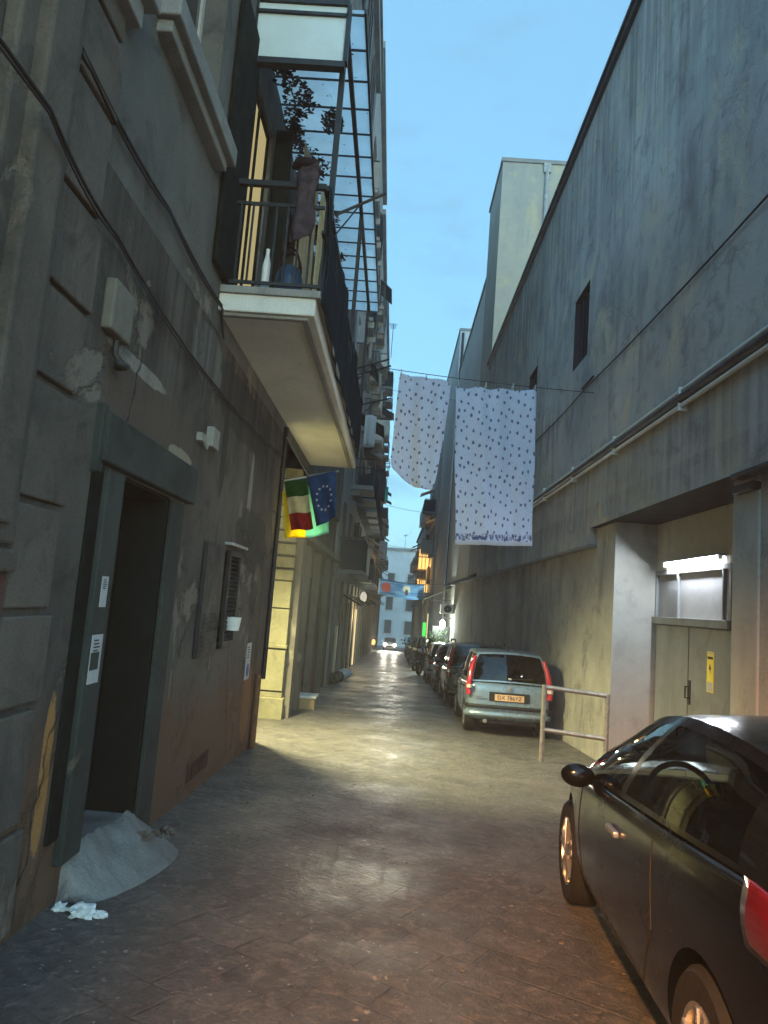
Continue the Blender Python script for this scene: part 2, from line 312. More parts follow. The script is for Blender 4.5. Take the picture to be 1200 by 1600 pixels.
# ------------------------------------------------------------------ mesh builder
class MB:
    def __init__(s): s.v = []; s.f = []; s.uv = {}
    def add(s, vs, fs):
        o = len(s.v); s.v += [tuple(v) for v in vs]; s.f += [tuple(i + o for i in f) for f in fs]; return s
    def box(s, x0, y0, z0, x1, y1, z1):
        x0, x1 = sorted((x0, x1)); y0, y1 = sorted((y0, y1)); z0, z1 = sorted((z0, z1))
        return s.add([(x0, y0, z0), (x1, y0, z0), (x1, y1, z0), (x0, y1, z0), (x0, y0, z1), (x1, y0, z1), (x1, y1, z1), (x0, y1, z1)],
                     [(3, 2, 1, 0), (4, 5, 6, 7), (0, 1, 5, 4), (1, 2, 6, 5), (2, 3, 7, 6), (3, 0, 4, 7)])
    def obox(s, c, size, rot):
        q = Euler(rot).to_matrix(); a = [x / 2 for x in size]; vs = []
        for z in (-1, 1):
            for x, y in ((-1, -1), (1, -1), (1, 1), (-1, 1)):
                vs.append(Vector(c) + q @ Vector((x * a[0], y * a[1], z * a[2])))
        return s.add(vs, [(3, 2, 1, 0), (4, 5, 6, 7), (0, 1, 5, 4), (1, 2, 6, 5), (2, 3, 7, 6), (3, 0, 4, 7)])
    def tube(s, pts, r, n=8, cap=True):
        pts = [Vector(p) for p in pts]; rings = []
        rr = r if isinstance(r, (list, tuple)) else [r] * len(pts)
        up = Vector((0, 0, 1)); d0 = (pts[1] - pts[0]).normalized()
        if abs(d0.dot(up)) > .95: up = Vector((1, 0, 0))
        a = d0.cross(up).normalized()
        for i, p in enumerate(pts):
            d = ((pts[min(i + 1, len(pts) - 1)] - pts[max(i - 1, 0)])).normalized()
            a = (a - d * a.dot(d)).normalized(); b = d.cross(a)
            rings.append([p + (a * math.cos(2 * math.pi * k / n) + b * math.sin(2 * math.pi * k / n)) * rr[i] for k in range(n)])
        vs = [v for g in rings for v in g]; fs = []
        for i in range(len(pts) - 1):
            for k in range(n):
                fs.append((i * n + k, i * n + (k + 1) % n, (i + 1) * n + (k + 1) % n, (i + 1) * n + k))
        if cap: fs.append(tuple(range(n))[::-1]); fs.append(tuple((len(pts) - 1) * n + k for k in range(n)))
        return s.add(vs, fs)
    def bar(s, p, q, w, h=None):
        h = h or w; p = Vector(p); q = Vector(q); d = (q - p).normalized(); up = Vector((0, 0, 1))
        if abs(d.dot(up)) > .98: up = Vector((0, 1, 0))
        a = d.cross(up).normalized() * w / 2; b = a.cross(d).normalized() * h / 2
        vs = [p - a - b, p + a - b, p + a + b, p - a + b, q - a - b, q + a - b, q + a + b, q - a + b]
        return s.add(vs, [(3, 2, 1, 0), (4, 5, 6, 7), (0, 1, 5, 4), (1, 2, 6, 5), (2, 3, 7, 6), (3, 0, 4, 7)])
    def grid(s, fn, nu, nv):
        o = len(s.v); vs = [fn(i / nu, j / nv) for i in range(nu + 1) for j in range(nv + 1)]
        for i in range(nu + 1):
            for j in range(nv + 1): s.uv[o + i * (nv + 1) + j] = (i / nu, j / nv)
        fs = [(i * (nv + 1) + j, (i + 1) * (nv + 1) + j, (i + 1) * (nv + 1) + j + 1, i * (nv + 1) + j + 1) for i in range(nu) for j in range(nv)]
        return s.add(vs, fs)
    def lathe(s, c, axis, prof, n=28):
        ax = Vector(axis).normalized(); up = Vector((0, 0, 1)) if abs(ax.z) < .9 else Vector((1, 0, 0))
        a = ax.cross(up).normalized(); b = ax.cross(a); c = Vector(c)
        vs = [c + ax * t + (a * math.cos(2 * math.pi * k / n) + b * math.sin(2 * math.pi * k / n)) * r for (t, r) in prof for k in range(n)]
        fs = [(i * n + k, i * n + (k + 1) % n, (i + 1) * n + (k + 1) % n, (i + 1) * n + k) for i in range(len(prof) - 1) for k in range(n)]
        return s.add(vs, fs)
    def blob(s, c, r, seed=0, rough=.25, sub=3, fr=1.):
        bm = bmesh.new(); bmesh.ops.create_icosphere(bm, subdivisions=sub, radius=1)
        q = random.Random(seed); ks = [(Vector((q.uniform(-3, 3), q.uniform(-3, 3), q.uniform(-3, 3))) * fr, q.uniform(0, 6)) for _ in range(7)]
        vs = []
        for v in bm.verts:
            f = 1 + rough * sum(math.sin(k.dot(v.co) + p) for k, p in ks) / 4
            vs.append((c[0] + v.co.x * r[0] * f, c[1] + v.co.y * r[1] * f, c[2] + v.co.z * r[2] * f))
        fs = [tuple(v.index for v in f.verts) for f in bm.faces]; bm.free(); return s.add(vs, fs)
    def build(s, name, mat, parent=None, smooth=False, bevel=0, weld=True, solid=0, ang=38):
        off = Vector((0, 0, 0)); p = parent
        while p is not None: off += p.location; p = p.parent
        me = bpy.data.meshes.new(name); me.from_pydata([Vector(v) - off for v in s.v], [], s.f)
        if s.uv:
            u = me.uv_layers.new(name='UVMap')
            for lp in me.loops: u.data[lp.index].uv = s.uv.get(lp.vertex_index, (0, 0))
        finish(me, smooth, weld, ang)
        me.materials.append(mat)
        o = bpy.data.objects.new(name, me); col.objects.link(o)
        if parent: o.parent = parent
        if solid:
            md = o.modifiers.new('s', 'SOLIDIFY'); md.thickness = solid
        if bevel:
            md = o.modifiers.new('b', 'BEVEL'); md.width = bevel; md.segments = 2; md.limit_method = 'ANGLE'; md.angle_limit = R_(50)
        return o
def finish(me, smooth, weld=True, ang=38):
    bm = bmesh.new(); bm.from_mesh(me)
    if weld: bmesh.ops.remove_doubles(bm, verts=bm.verts, dist=1e-5)
    bmesh.ops.recalc_face_normals(bm, faces=bm.faces)
    if smooth:
        for f in bm.faces: f.smooth = True
        for e in bm.edges:
            if len(e.link_faces) == 2 and e.calc_face_angle(0) > R_(ang): e.smooth = False
    bm.to_mesh(me); bm.free()
def tag(o, label=None, cat=None, group=None, kind=None):
    if label: o['label'] = label
    if cat: o['category'] = cat
    if group: o['group'] = group
    if kind: o['kind'] = kind
    return o
def empty(name, loc, label, cat, group=None, rot=(0, 0, 0)):
    o = bpy.data.objects.new(name, None); o.location = loc; o.rotation_euler = rot; o.empty_display_size = .1
    col.objects.link(o); return tag(o, label, cat, group)
def copy_tree(o, parent=None):
    c = o.copy(); col.objects.link(c)
    if parent: c.parent = parent
    for ch in [x for x in o.children]: copy_tree(ch, c)
    return c
def text(name, body, size, mat, parent, loc, rot, extrude=.001):
    cu = bpy.data.curves.new(name, 'FONT'); cu.body = body; cu.size = size; cu.extrude = extrude; cu.align_x = 'CENTER'; cu.align_y = 'CENTER'
    t = bpy.data.objects.new(name, cu); col.objects.link(t)
    dg = bpy.context.evaluated_depsgraph_get(); me = bpy.data.meshes.new_from_object(t.evaluated_get(dg))
    bpy.data.objects.remove(t); me.materials.clear(); me.materials.append(mat)
    o = bpy.data.objects.new(name, me); col.objects.link(o); o.parent = parent; o.location = loc; o.rotation_euler = rot; return o
def evaluated(o, name):
    dg = bpy.context.evaluated_depsgraph_get(); me = bpy.data.meshes.new_from_object(o.evaluated_get(dg)); me.name = name
    o.modifiers.clear(); o.data = me; return o

# wall parallel to the street: plane at X, s=+1 when its face looks toward +X, holes = (y0, y1, z0, z1, depth)
def wall(mb, X, s, y0, y1, z0, z1, holes=(), thick=.5, ends=True):
    ys = sorted({y0, y1, *[min(max(h[k], y0), y1) for h in holes for k in (0, 1)]})
    zs = sorted({z0, z1, *[min(max(h[k], z0), z1) for h in holes for k in (2, 3)]})
    for a, b in zip(ys, ys[1:]):
        for c, d in zip(zs, zs[1:]):
            my, mz = (a + b) / 2, (c + d) / 2
            if any(h[0] < my < h[1] and h[2] < mz < h[3] for h in holes): continue
            mb.add([(X, a, c), (X, b, c), (X, b, d), (X, a, d)], [(0, 1, 2, 3) if s > 0 else (3, 2, 1, 0)])
    for h in holes:
        a, b, c, d = max(h[0], y0), min(h[1], y1), max(h[2], z0), min(h[3], z1); D = X - s * h[4]
        mb.add([(X, a, c), (X, b, c), (X, b, d), (X, a, d), (D, a, c), (D, b, c), (D, b, d), (D, a, d)],
               [(0, 1, 5, 4), (1, 2, 6, 5), (2, 3, 7, 6), (3, 0, 4, 7)])
    B = X - s * thick
    mb.add([(X, y0, z1), (X, y1, z1), (B, y1, z1), (B, y0, z1)], [(0, 1, 2, 3)])
    if ends:
        mb.add([(X, y0, z0), (B, y0, z0), (B, y0, z1), (X, y0, z1)], [(0, 1, 2, 3)])
        mb.add([(X, y1, z0), (B, y1, z0), (B, y1, z1), (X, y1, z1)], [(0, 1, 2, 3)])
    mb.add([(B, y0, z0), (B, y1, z0), (B, y1, z1), (B, y0, z1)], [(0, 1, 2, 3)])
    return mb

# ------------------------------------------------------------------ ground
mb = MB(); mb.grid(lambda u, v: (-60 + 120 * u, -25 + 425 * v, gz(-25 + 425 * v)), 12, 60)
tag(mb.build('ground', M['paving']), kind='structure')

# ------------------------------------------------------------------ near left building
XL = -1.75
LB = empty('apartment_building', (XL, 3, gz(3)), 'old dark stained building with green framed doorway and long balcony at near left', 'building')
holes = [(4.37, 5.42, -.9, 2.26, .42), (6.55, 8.0, .98, 2.0, .28), (6.55, 7.6, 4.3, 6.75, .1), (4.35, 5.45, 5.33, 7.4, .25),
         (1.2, 2.2, 5.1, 7.2, .25), (8.9, 10.0, 4.3, 6.7, .3), (11.2, 12.3, 4.3, 6.7, .3)]
for z in (9.1, 12.6, 15.6):
    for y in (14.6, 16.9, 19.4): holes.append((y, y + 1.05, z, z + 2., .25))
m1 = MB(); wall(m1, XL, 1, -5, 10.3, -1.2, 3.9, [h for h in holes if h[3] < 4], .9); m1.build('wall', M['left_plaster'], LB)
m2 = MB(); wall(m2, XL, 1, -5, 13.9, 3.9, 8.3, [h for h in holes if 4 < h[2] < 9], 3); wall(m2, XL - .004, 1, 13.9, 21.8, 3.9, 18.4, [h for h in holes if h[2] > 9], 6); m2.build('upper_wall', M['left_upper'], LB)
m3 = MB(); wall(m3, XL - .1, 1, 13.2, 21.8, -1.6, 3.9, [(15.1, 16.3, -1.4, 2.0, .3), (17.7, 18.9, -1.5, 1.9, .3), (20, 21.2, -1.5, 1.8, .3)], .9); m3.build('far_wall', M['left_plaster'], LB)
MB().box(XL - .9, 10.3, -1.2, XL - 1.0, 13.2, 3.9).build('passage_wall', M['yellow_stone'], LB)
# quoined pilaster strip and grooves
q = MB(); z = -.6; k = 0
while z < 5.2:
    h = .52 + .06 * ((k * 7) % 3 - 1); q.box(XL - .1, 3.2, z + .018, XL + .035, 3.62 + .05 * (k % 2), z + h - .018); z += h; k += 1
q.build('quoin', M['quoin'], LB, bevel=.012)
p = MB(); p.box(XL, 2.62, 1.72, XL + .075, 3.13, 8.2); p.box(XL + .05, 2.74, 1.8, XL + .14, 2.98, 8.2); p.box(XL, 2.62, 1.60, XL + .10, 3.14, 1.70)
p.build('pilaster', M['pilaster_brown'], LB, bevel=.015)
p = MB(); p.box(XL - .05, 1.2, -.4, XL + .05, 3.16, 1.59)
p.build('plinth', plaster('red_plinth', (.11, .05, .042), (.08, .05, .042), (.04, .032, .03), (.2, .16, .13), 1.3, .6, (.6, .64)), LB, bevel=.01)
# ledges / window sills high on the wall
s_ = MB(); s_.box(XL - .05, 4.05, 5.14, XL + .16, 5.66, 5.3); s_.box(XL - .05, 4.1, 5.06, XL + .1, 5.6, 5.15)
s_.build('window_sill', M['slab'], LB, bevel=.012)
s_ = MB(); s_.box(XL - .05, 2.4, 4.83, XL + .18, 3.72, 5.0); s_.box(XL - .05, 2.45, 4.7, XL + .1, 3.68, 4.84); s_.build('window_sill', M['slab'], LB, bevel=.012)
def window_part(X, s, y0, y1, z0, z1, depth, root, shut=None, lit=None, frame='offwhite', open_=.0):
    D = X - s * (depth - .06); f = MB(); w = .06
    f.box(D, y0, z0, D - s * .05, y0 + w, z1); f.box(D, y1 - w, z0, D - s * .05, y1, z1)
    f.box(D, y0 + w, z0, D - s * .05, y1 - w, z0 + w); f.box(D, y0 + w, z1 - w, D - s * .05, y1 - w, z1)
    f.box(D - s * .003, (y0 + y1) / 2 - .03, z0 + w, D - s * .047, (y0 + y1) / 2 + .03, z1 - w)
    fo = f.build('window', M[frame], root)
    MB().box(D - s * .02, y0 + .02, z0 + .02, D - s * .03, y1 - .02, z1 - .02).build('pane', M[lit or 'pane'], fo)
    if shut:
        for sg, yy in ((-1, y0), (1, y1)):
            b = MB(); wd = (y1 - y0) / 2 - .02; L = math.cos(open_) ; n = int((z1 - z0) / .07)
            def pt(t, z, dx): # t along the leaf from its hinge
                yy2 = yy - sg * wd * t * math.cos(open_); xx = X + s * (.02 + dx + wd * t * math.sin(open_)); return (xx, yy2, z)
            for t0, t1, za, zb in ((0, .12, z0, z1), (.88, 1, z0, z1), (.12, .88, z0, z0 + .09), (.12, .88, z1 - .09, z1)):
                b.add([pt(t0, za, 0), pt(t1, za, 0), pt(t1, zb, 0), pt(t0, zb, 0), pt(t0, za, .035), pt(t1, za, .035), pt(t1, zb, .035), pt(t0, zb, .035)],
                      [(3, 2, 1, 0), (4, 5, 6, 7), (0, 1, 5, 4), (1, 2, 6, 5), (2, 3, 7, 6), (3, 0, 4, 7)])
            for i in range(n):
                zz = z0 + .1 + i * (z1 - z0 - .2) / n
                b.add([pt(.12, zz, .028), pt(.88, zz, .028), pt(.88, zz + .05, .006), pt(.12, zz + .05, .006)], [(0, 1, 2, 3)])
            b.build('shutter', M[shut], fo)
    return fo
# doorway: painted stone surround, dark recessed door
d = MB(); d.box(XL - .02, 3.98, 2.27, XL + .07, 5.86, 2.56); d.box(XL - .02, 3.95, 2.2, XL + .045, 4.02, 2.6)
d.build('door_lintel', M['green_paint'], LB, bevel=.012)
d = MB(); d.box(XL - .02, 4.12, .02, XL + .05, 4.37, 2.25); d.build('door_jamb', M['green_paint'], LB, bevel=.012)
d = MB(); d.box(XL - .02, 5.42, -.26, XL + .03, 5.72, 2.25); d.build('door_jamb', M['green_paint'], LB, bevel=.012)
d = MB(); d.box(XL - .02, 3.98, .17, XL + .02, 4.115, 2.22); d.build('door_trim', M['dark_green'], LB, bevel=.008)
d = MB(); d.box(XL - .4, 4.37, -.3, XL - .34, 4.885, 2.26); d.box(XL - .4, 4.905, -.3, XL - .34, 5.42, 2.26)
for y in (4.47, 5.0):
    for z0, z1 in ((0, .7), (.85, 1.5), (1.62, 2.15)): d.box(XL - .345, y, z0, XL - .325, y + .32, z1)
do = d.build('door', M['blackdoor'], LB, bevel=.008)
MB().box(XL - .42, 4.375, -.8, XL + .015, 5.415, -.06).build('threshold', M['concrete'], LB, bevel=.015)
d = MB(); d.box(XL - .36, 5.395, -.3, XL - .004, 5.417, 2.25); d.box(XL - .36, 4.39, 2.235, XL - .004, 5.395, 2.257); d.build('door_reveal', M['dark_green'], LB)
MB().lathe((XL - .33, 4.84, .82), (1, 0, 0), [(0, .012), (.03, .012), (.035, .03), (.06, .03), (.07, .0)], 14).build('handle', M['galv'], do, smooth=True)
# ground-floor shuttered window
wv = window_part(XL, 1, 6.55, 8.0, .98, 2.0, .28, LB, None, None, 'dark_metal')
b = MB()
M['shutter_black'] = simple('shutter_black', (.012, .015, .017), .6, 0, .4, 6)
b.box(XL + .01, 6.5, .96, XL + .05, 7.18, 2.02)
for i in range(9): b.box(XL + .05, 6.58, 1.02 + i * .04, XL + .058, 7.1, 1.04 + i * .04)
b.build('shutter', M['shutter_black'], wv, bevel=.006)
b = MB()
for (ya, yb, za, zb) in ((7.45, 7.5, 1.0, 2.0), (7.95, 8.0, 1.0, 2.0), (7.5, 7.95, 1.95, 2.0), (7.5, 7.95, 1.0, 1.06)): b.box(XL + .01, ya, za, XL + .045, yb, zb)
for i in range(20):
    zz = 1.07 + i * .044; b.add([(XL + .04, 7.5, zz), (XL + .04, 7.95, zz), (XL + .015, 7.95, zz + .03), (XL + .015, 7.5, zz + .03)], [(0, 1, 2, 3)])
b.build('shutter', M['shutter_black'], wv)
MB().box(XL + .0, 7.3, 2.05, XL + .09, 8.08, 2.08).build('window_ledge', M['galv'], wv, bevel=.004)
tag(MB().lathe((XL + .075, 7.72, 1.17), (0, 0, 1), [(0, .04), (0, .07), (.14, .09), (.14, .075)], 14).build('flower_pot', M['white'], smooth=True),
    'small white pot on the louvred window shutter of the left wall', 'pot')
# other windows of the near building
window_part(XL, 1, 4.35, 5.45, 5.33, 7.4, .25, LB, None, None, 'offwhite')
window_part(XL, 1, 1.2, 2.2, 5.1, 7.2, .25, LB)
bw = window_part(XL, 1, 6.55, 7.6, 4.3, 6.75, .1, LB, None, 'lit_window', 'dark_green')
bw.name = 'balcony_door'
b = MB(); b.box(XL + .02, 5.75, 4.35, XL + .06, 6.5, 6.95); b.build('shutter', M['dark_green'], bw, bevel=.008)
b = MB(); b.box(XL + .02, 7.66, 4.35, XL + .22, 7.7, 6.9); b.build('shutter', M['dark_green'], bw, bevel=.008)
c = MB(); c.grid(lambda u, v: (XL + .30 + .1 * u + .03 * math.sin(u * 26) * (1.1 - v), 8.0 + .7 * u, 4.5 + 2.5 * v), 50, 6); c.build('curtain', M['curtain'], bw, smooth=True, solid=.004)
c = MB(); c.grid(lambda u, v: (XL + .40 + .03 * math.sin(u * 20), 9.0 + 1.0 * u, 4.5 + 2.6 * v), 40, 6); c.build('curtain', M['cream'], bw, smooth=True, solid=.004)
window_part(XL, 1, 8.9, 10.0, 4.3, 6.7, .3, LB, None, None, 'dark_green'); window_part(XL, 1, 11.2, 12.3, 4.3, 6.7, .3, LB, 'shutter', None, 'dark_green', 0)
for h in holes:
    if h[2] > 9: window_part(XL, 1, *h[:4], .25, LB, 'shutter' if (int(h[0] * 10) % 3) else None)
cn = MB(); cn.box(XL - .2, 13.9, 18.2, XL + .15, 21.8, 18.5); cn.box(XL - .2, 13.9, 18.5, XL + .22, 21.8, 18.62); cn.build('cornice', M['slab'], LB)
for (ya, yb, zt) in ((15.1, 16.3, 2.0), (17.7, 18.9, 1.9), (20, 21.2, 1.8)):
    d = MB(); d.box(XL - .4, ya, -1.5, XL - .33, yb, zt); d.box(XL - .33, ya + .1, -.6, XL - .315, yb - .1, zt - .2); d.build('door', M['shutter'], LB)
# lit stone jamb at the far end of the passage, rusticated above
j = MB(); z = -.75; k = 0
for h in (.62, .75, .72, .5): j.box(XL - .72, 13.05 - .02 * (k % 2), z, XL - .08, 13.25, z + h - .02); z += h; k += 1
while z < 3.8: j.box(XL - .72, 13.06, z, XL - .07, 13.25, z + .19); z += .235
j.box(XL - .76, 12.99, -.8, XL - .04, 13.2, -.25); j.box(XL - .74, 13.0, .62, XL - .06, 13.2, .68)
j.build('stone_jamb', M['yellow_stone'], LB, bevel=.012)
for (ya, yb, dx, zt) in ((13.3, 13.75, .04, 2.64), (14.6, 15.0, .02, 2.6), (16.5, 16.9, .02, 2.6), (19.1, 19.5, .02, 2.6)):
    MB().box(XL - .14, ya, -1.0, XL + dx, yb, zt).build('pilaster', M['left_trim'], LB, bevel=.012)
MB().box(XL - .14, 13.3, 2.65, XL + .12, 21.7, 2.78).build('string_course', M['left_trim'], LB, bevel=.012)

# balcony: slab, rail, netting, canopy
BX, B0, B1, BZ = -.88, 6.15, 13.55, 4.2
sl = MB(); sl.box(XL - .1, B0, 4.08, BX, B1, 4.27)
slab = sl.build('balcony', M['soffit'], LB, bevel=.012)
e = MB(); e.box(XL, B0 - .03, 4.24, BX + .04, B0 + .02, 4.31); e.box(BX - .02, B0 + .02, 4.24, BX + .04, B1, 4.31); e.box(XL + .02, B0 + .04, 4.05, BX - .06, B0 + .1, 4.09); e.box(BX - .12, B0 + .1, 4.05, BX - .06, B1 - .05, 4.09)
e.build('edge_moulding', M['slab'], slab, bevel=.008)
r = MB()
r.bar((XL, B0 + .03, 5.33), (BX, B0 + .03, 5.33), .05, .05); r.bar((XL, B0 + .03, 5.13), (BX, B0 + .03, 5.13), .022, .03); r.bar((XL, B0 + .03, 4.37), (BX, B0 + .03, 4.37), .022, .03)
n = 8
for i in range(1, n): x = XL + (BX - XL) * i / n; r.bar((x, B0 + .03, 4.37), (x, B0 + .03, 5.13), .018)
r.bar((BX, B0 + .03, 5.33), (BX, B1, 5.33), .05, .05); r.bar((BX, B0 + .03, 4.37), (BX, B1, 4.37), .022, .03); r.bar((BX, B0 + .03, 4.9), (BX, B1, 4.9), .02, .03)
y = B0 + .15
while y < B1: r.bar((BX, y, 4.3), (BX, y, 5.33), .018); y += .14
r.bar((BX, B1 - .03, 5.33), (XL, B1 - .03, 5.33), .05, .05)
r.build('railing', M['dark_metal'], slab)
nt_ = MB(); nt_.grid(lambda u, v: (BX + .045 + .012 * math.sin(u * 60) + .02 * math.sin(u * 17 + v * 3) + .02 * math.sin(v * 5), B0 + .02 + 7.3 * u, 4.2 + (1.16 + .05 * math.sin(u * 23)) * v), 160, 8)
nt_.build('netting', M['netting'], slab, smooth=True, solid=.004)
for yy in (6.55, 10.1, 13.4):
    MB().bar((BX - .0, yy, 4.27), (BX + .0, yy, 7.32), .055, .055).build('post', M['dark_metal'], slab)
MB().bar((BX + .01, 6.28, 4.3), (BX + .01, 6.52, 5.36), .06, .03).build('post', M['dark_metal'], slab)
CZ = 7.36
cp = MB(); cp.grid(lambda u, v: (XL + (-.69 - XL) * u, 6.42 + 7.4 * v, CZ + .004 + .006 * math.cos(v * 7.4 * 2 * math.pi / .4585)), 4, 130); can = cp.build('canopy', M['canopy_sheet'], slab)
for i in range(17):
    yy = 6.45 + i * .4585; MB().bar((XL, yy, CZ - .02), (-.69, yy, CZ - .02), .016, .02).build('canopy_rib', M['dark_metal'], can)
fr = MB(); fr.bar((BX, 6.42, CZ - .06), (BX, 13.8, CZ - .06), .05, .06); fr.bar((-.69, 6.42, CZ - .0), (-.69, 13.8, CZ - .0), .025, .05)
fr.build('canopy_beam', M['dark_metal'], can)
sp = MB(); sp.box(XL + .02, 6.36, 6.74, BX + .02, 6.39, 7.34); spo = sp.build('end_panel', M['panelwhite'], can, bevel=.004)
sp = MB(); sp.box(XL, 6.33, 6.68, BX + .04, 6.42, 6.74); sp.box(XL, 6.33, 7.22, BX + .04, 6.355, 7.25); sp.box(XL, 6.33, 7.34, BX + .04, 6.42, 7.4); sp.box(BX + .02, 6.33, 6.74, BX + .06, 6.42, 7.34); sp.box(XL - .0, 6.33, 6.74, XL + .02, 6.42, 7.34)
sp.build('panel_frame', M['dark_metal'], spo)
# dead leaves lying on the canopy
lf = MB(); q = random.Random(3)
def leaf(x, y, z, s):
    a = q.uniform(0, 6.3); t = q.uniform(-.6, .6)
    dx, dy = Vector((math.cos(a), math.sin(a), t * .4)) * s, Vector((-math.sin(a), math.cos(a), t)) * s * .5
    c = Vector((x, y, z)); lf.add([c - dx, c - dy * .8, c + dx, c + dy], [(0, 1, 2, 3)])
for i in range(2500):
    y = q.uniform(6.5, 12.8); edge = .12 + .34 * abs(math.sin(y * 2.3 + .4)) * (.5 + .5 * math.sin(y * 5.1)) + .1 * q.random()
    leaf(XL + .02 + edge * q.random() ** .6, y, CZ - .05 - .12 * q.random(), q.uniform(.02, .05))
for i in range(300):
    a = q.uniform(0, 6.3); r0 = q.random() ** .5; leaf(-1.14 + .13 * r0 * math.cos(a), 8.0 + .2 * r0 * math.sin(a), CZ - .05 - .08 * q.random(), q.uniform(.02, .04))
for i in range(80): leaf(q.uniform(XL, -.72), q.uniform(6.6, 13), CZ - .04, q.uniform(.01, .022))
tag(lf.build('creeper_leaves', M['leaf'], weld=False), 'dark dried creeper leaves hanging under the clear balcony canopy along the wall', 'leaves', kind='stuff')
# clothes rods and things on the balcony
rods = [((BX, 6.95, 5.5), (-.37, 6.95, 5.78), 'clothes rod sticking out from the near end of the long balcony'),
        ((BX, 11.6, 5.42), (-.34, 11.6, 5.62), 'pair of clothes rods from the middle of the netted balcony rail'),
        ((BX, 13.4, 5.3), (-.3, 13.5, 5.5), 'clothes rod at the far end of the netted balcony, beside the hanging sheets')]
for k, (a, b_, lab) in enumerate(rods):
    m_ = MB(); m_.tube([a, b_], .016, 8); m_.tube([(a[0], a[1], a[2] - .25), tuple((a[i] + b_[i]) / 2 for i in range(3))], .008, 6)
    if k == 1: m_.tube([(a[0], a[1] + .25, a[2] - .03), (b_[0] + .03, b_[1] + .25, b_[2] - .03)], .016, 8)
    tag(m_.build('clothes_rod', M['dark_metal'], smooth=True), lab, 'rod', 'clothes rods on the balcony')
BG = empty('shopping_bag', (-1.18, 6.34, 4.31), 'dark blue bag with loop handles standing on the near end of the balcony', 'bag')
m_ = MB(); m_.blob((-1.18, 6.34, 4.45), (.135, .1, .19), 5, .12); m_.build('body', M['bluebag'], BG, smooth=True)
m_ = MB()
for yy in (6.28, 6.40): m_.tube([(-1.18 + .1 * math.cos(t), yy, 4.58 + .2 * math.sin(t)) for t in [i * math.pi / 12 for i in range(13)]], .011, 8)
m_.build('handle', M['darkcloth'], BG, smooth=True)
tag(MB().lathe((-1.38, 6.27, 4.3), (0, 0, 1), [(0, 0), (0, .035), (.05, .042), (.28, .04), (.38, .018), (.44, .018), (.44, 0)], 16).build('bottle', M['white'], smooth=True),
    'white plastic bottle standing beside the blue bag on the balcony', 'bottle')
PK = empty('hung_garment', (-1.06, 6.3, 4.6), 'pinkish garment hung over the balcony corner rail under a dark cap of cloth', 'laundry')
g = MB(); g.grid(lambda u, v: (-1.05 + (.085 + .014 * math.sin(v * 9) + .012 * math.sin(u * 31 + v * 6)) * math.cos(u * 6.283) + .03 * (v - .5), 6.1 + (.05 + .012 * math.sin(v * 7)) * math.sin(u * 6.283) + .01 * math.sin(u * 25 + v * 3), 4.78 + .72 * v + .05 * math.sin(u * 6.283 + 1) * (1 - v)), 48, 14); g.build('body', M['pink'], PK, smooth=True)
g = MB(); g.blob((-1.06, 6.1, 5.50), (.115, .07, .06), 8, .5); g.blob((-.97, 6.1, 5.43), (.07, .04, .025), 4, .4); g.build('cap', M['darkcloth'], PK, smooth=True)

# wall fittings on the left
cb = MB()
def sag(pts, n=10, s=.04):
    o = []
    for a, b in zip(pts, pts[1:]):
        for i in range(n): t = i / n; o.append((a[0] + (b[0] - a[0]) * t, a[1] + (b[1] - a[1]) * t, a[2] + (b[2] - a[2]) * t - s * 4 * t * (1 - t)))
    return o + [pts[-1]]
pA = [(XL + .17, -1.5, 3.55), (XL + .2, 2.7, 3.5), (XL + .05, 3.8, 3.53), (XL + .03, 5.97, 3.4), (XL + .02, 9.6, 3.55), (XL + .02, 10.2, 3.6)]
m_ = MB(); m_.tube(sag(pA), .009, 8); m_.tube(sag([(p[0], p[1], p[2] - .022) for p in pA], s=.05), .006, 6)
tag(m_.build('cable', M['cable'], smooth=True), 'lower sagging black cable pair along the left wall above the doorway', 'cable', 'cables on the left wall')
pB = [(XL + .03, 2.9, 4.3), (XL + .03, 3.3, 4.17), (XL + .03, 4.6, 4.15), (XL + .03, 6.15, 4.12), (XL + .03, 6.3, 3.9)]
m_ = MB(); m_.tube(sag(pB, s=.03), .010, 8); m_.tube(sag([(p[0] + .01, p[1], p[2] - .03) for p in pB], s=.05), .009, 6)
tag(m_.build('cable', M['cable'], smooth=True), 'upper black cable on the left wall running up to the balcony slab', 'cable', 'cables on the left wall')
JB = empty('junction_box', (XL, 4.0, 2.95), 'beige square electrical box on the left wall above the green doorway', 'electrical box')
MB().box(XL, 3.84, 3.0, XL + .07, 4.14, 3.30).build('body', M['beige'], JB, bevel=.015)
m_ = MB(); m_.tube([(XL + .04, 4.0, 2.98), (XL + .04, 4.0, 2.9), (XL + .07, 4.04, 2.86)], .02, 8); m_.blob((XL + .06, 4.05, 2.85), (.05, .06, .03), 3, .3); m_.build('cable_gland', M['plastic'], JB, smooth=True)
m_ = MB(); m_.box(XL, 6.2, 2.84, XL + .07, 6.42, 3.02); tag(m_.build('meter_box', M['beige_pale'], bevel=.01), 'small white box fixed to the left wall right of the doorway lintel', 'electrical box')
m_ = MB(); m_.box(XL, 5.92, 2.83, XL + .05, 6.04, 2.9); m_.tube([(XL + .03, 6.0, 2.85), (XL + .05, 6.1, 2.79), (XL + .03, 6.2, 2.86)], .008, 6); tag(m_.build('cable_clip', M['beige_pale']), 'white cable bracket on the left wall left of the small white box', 'bracket')
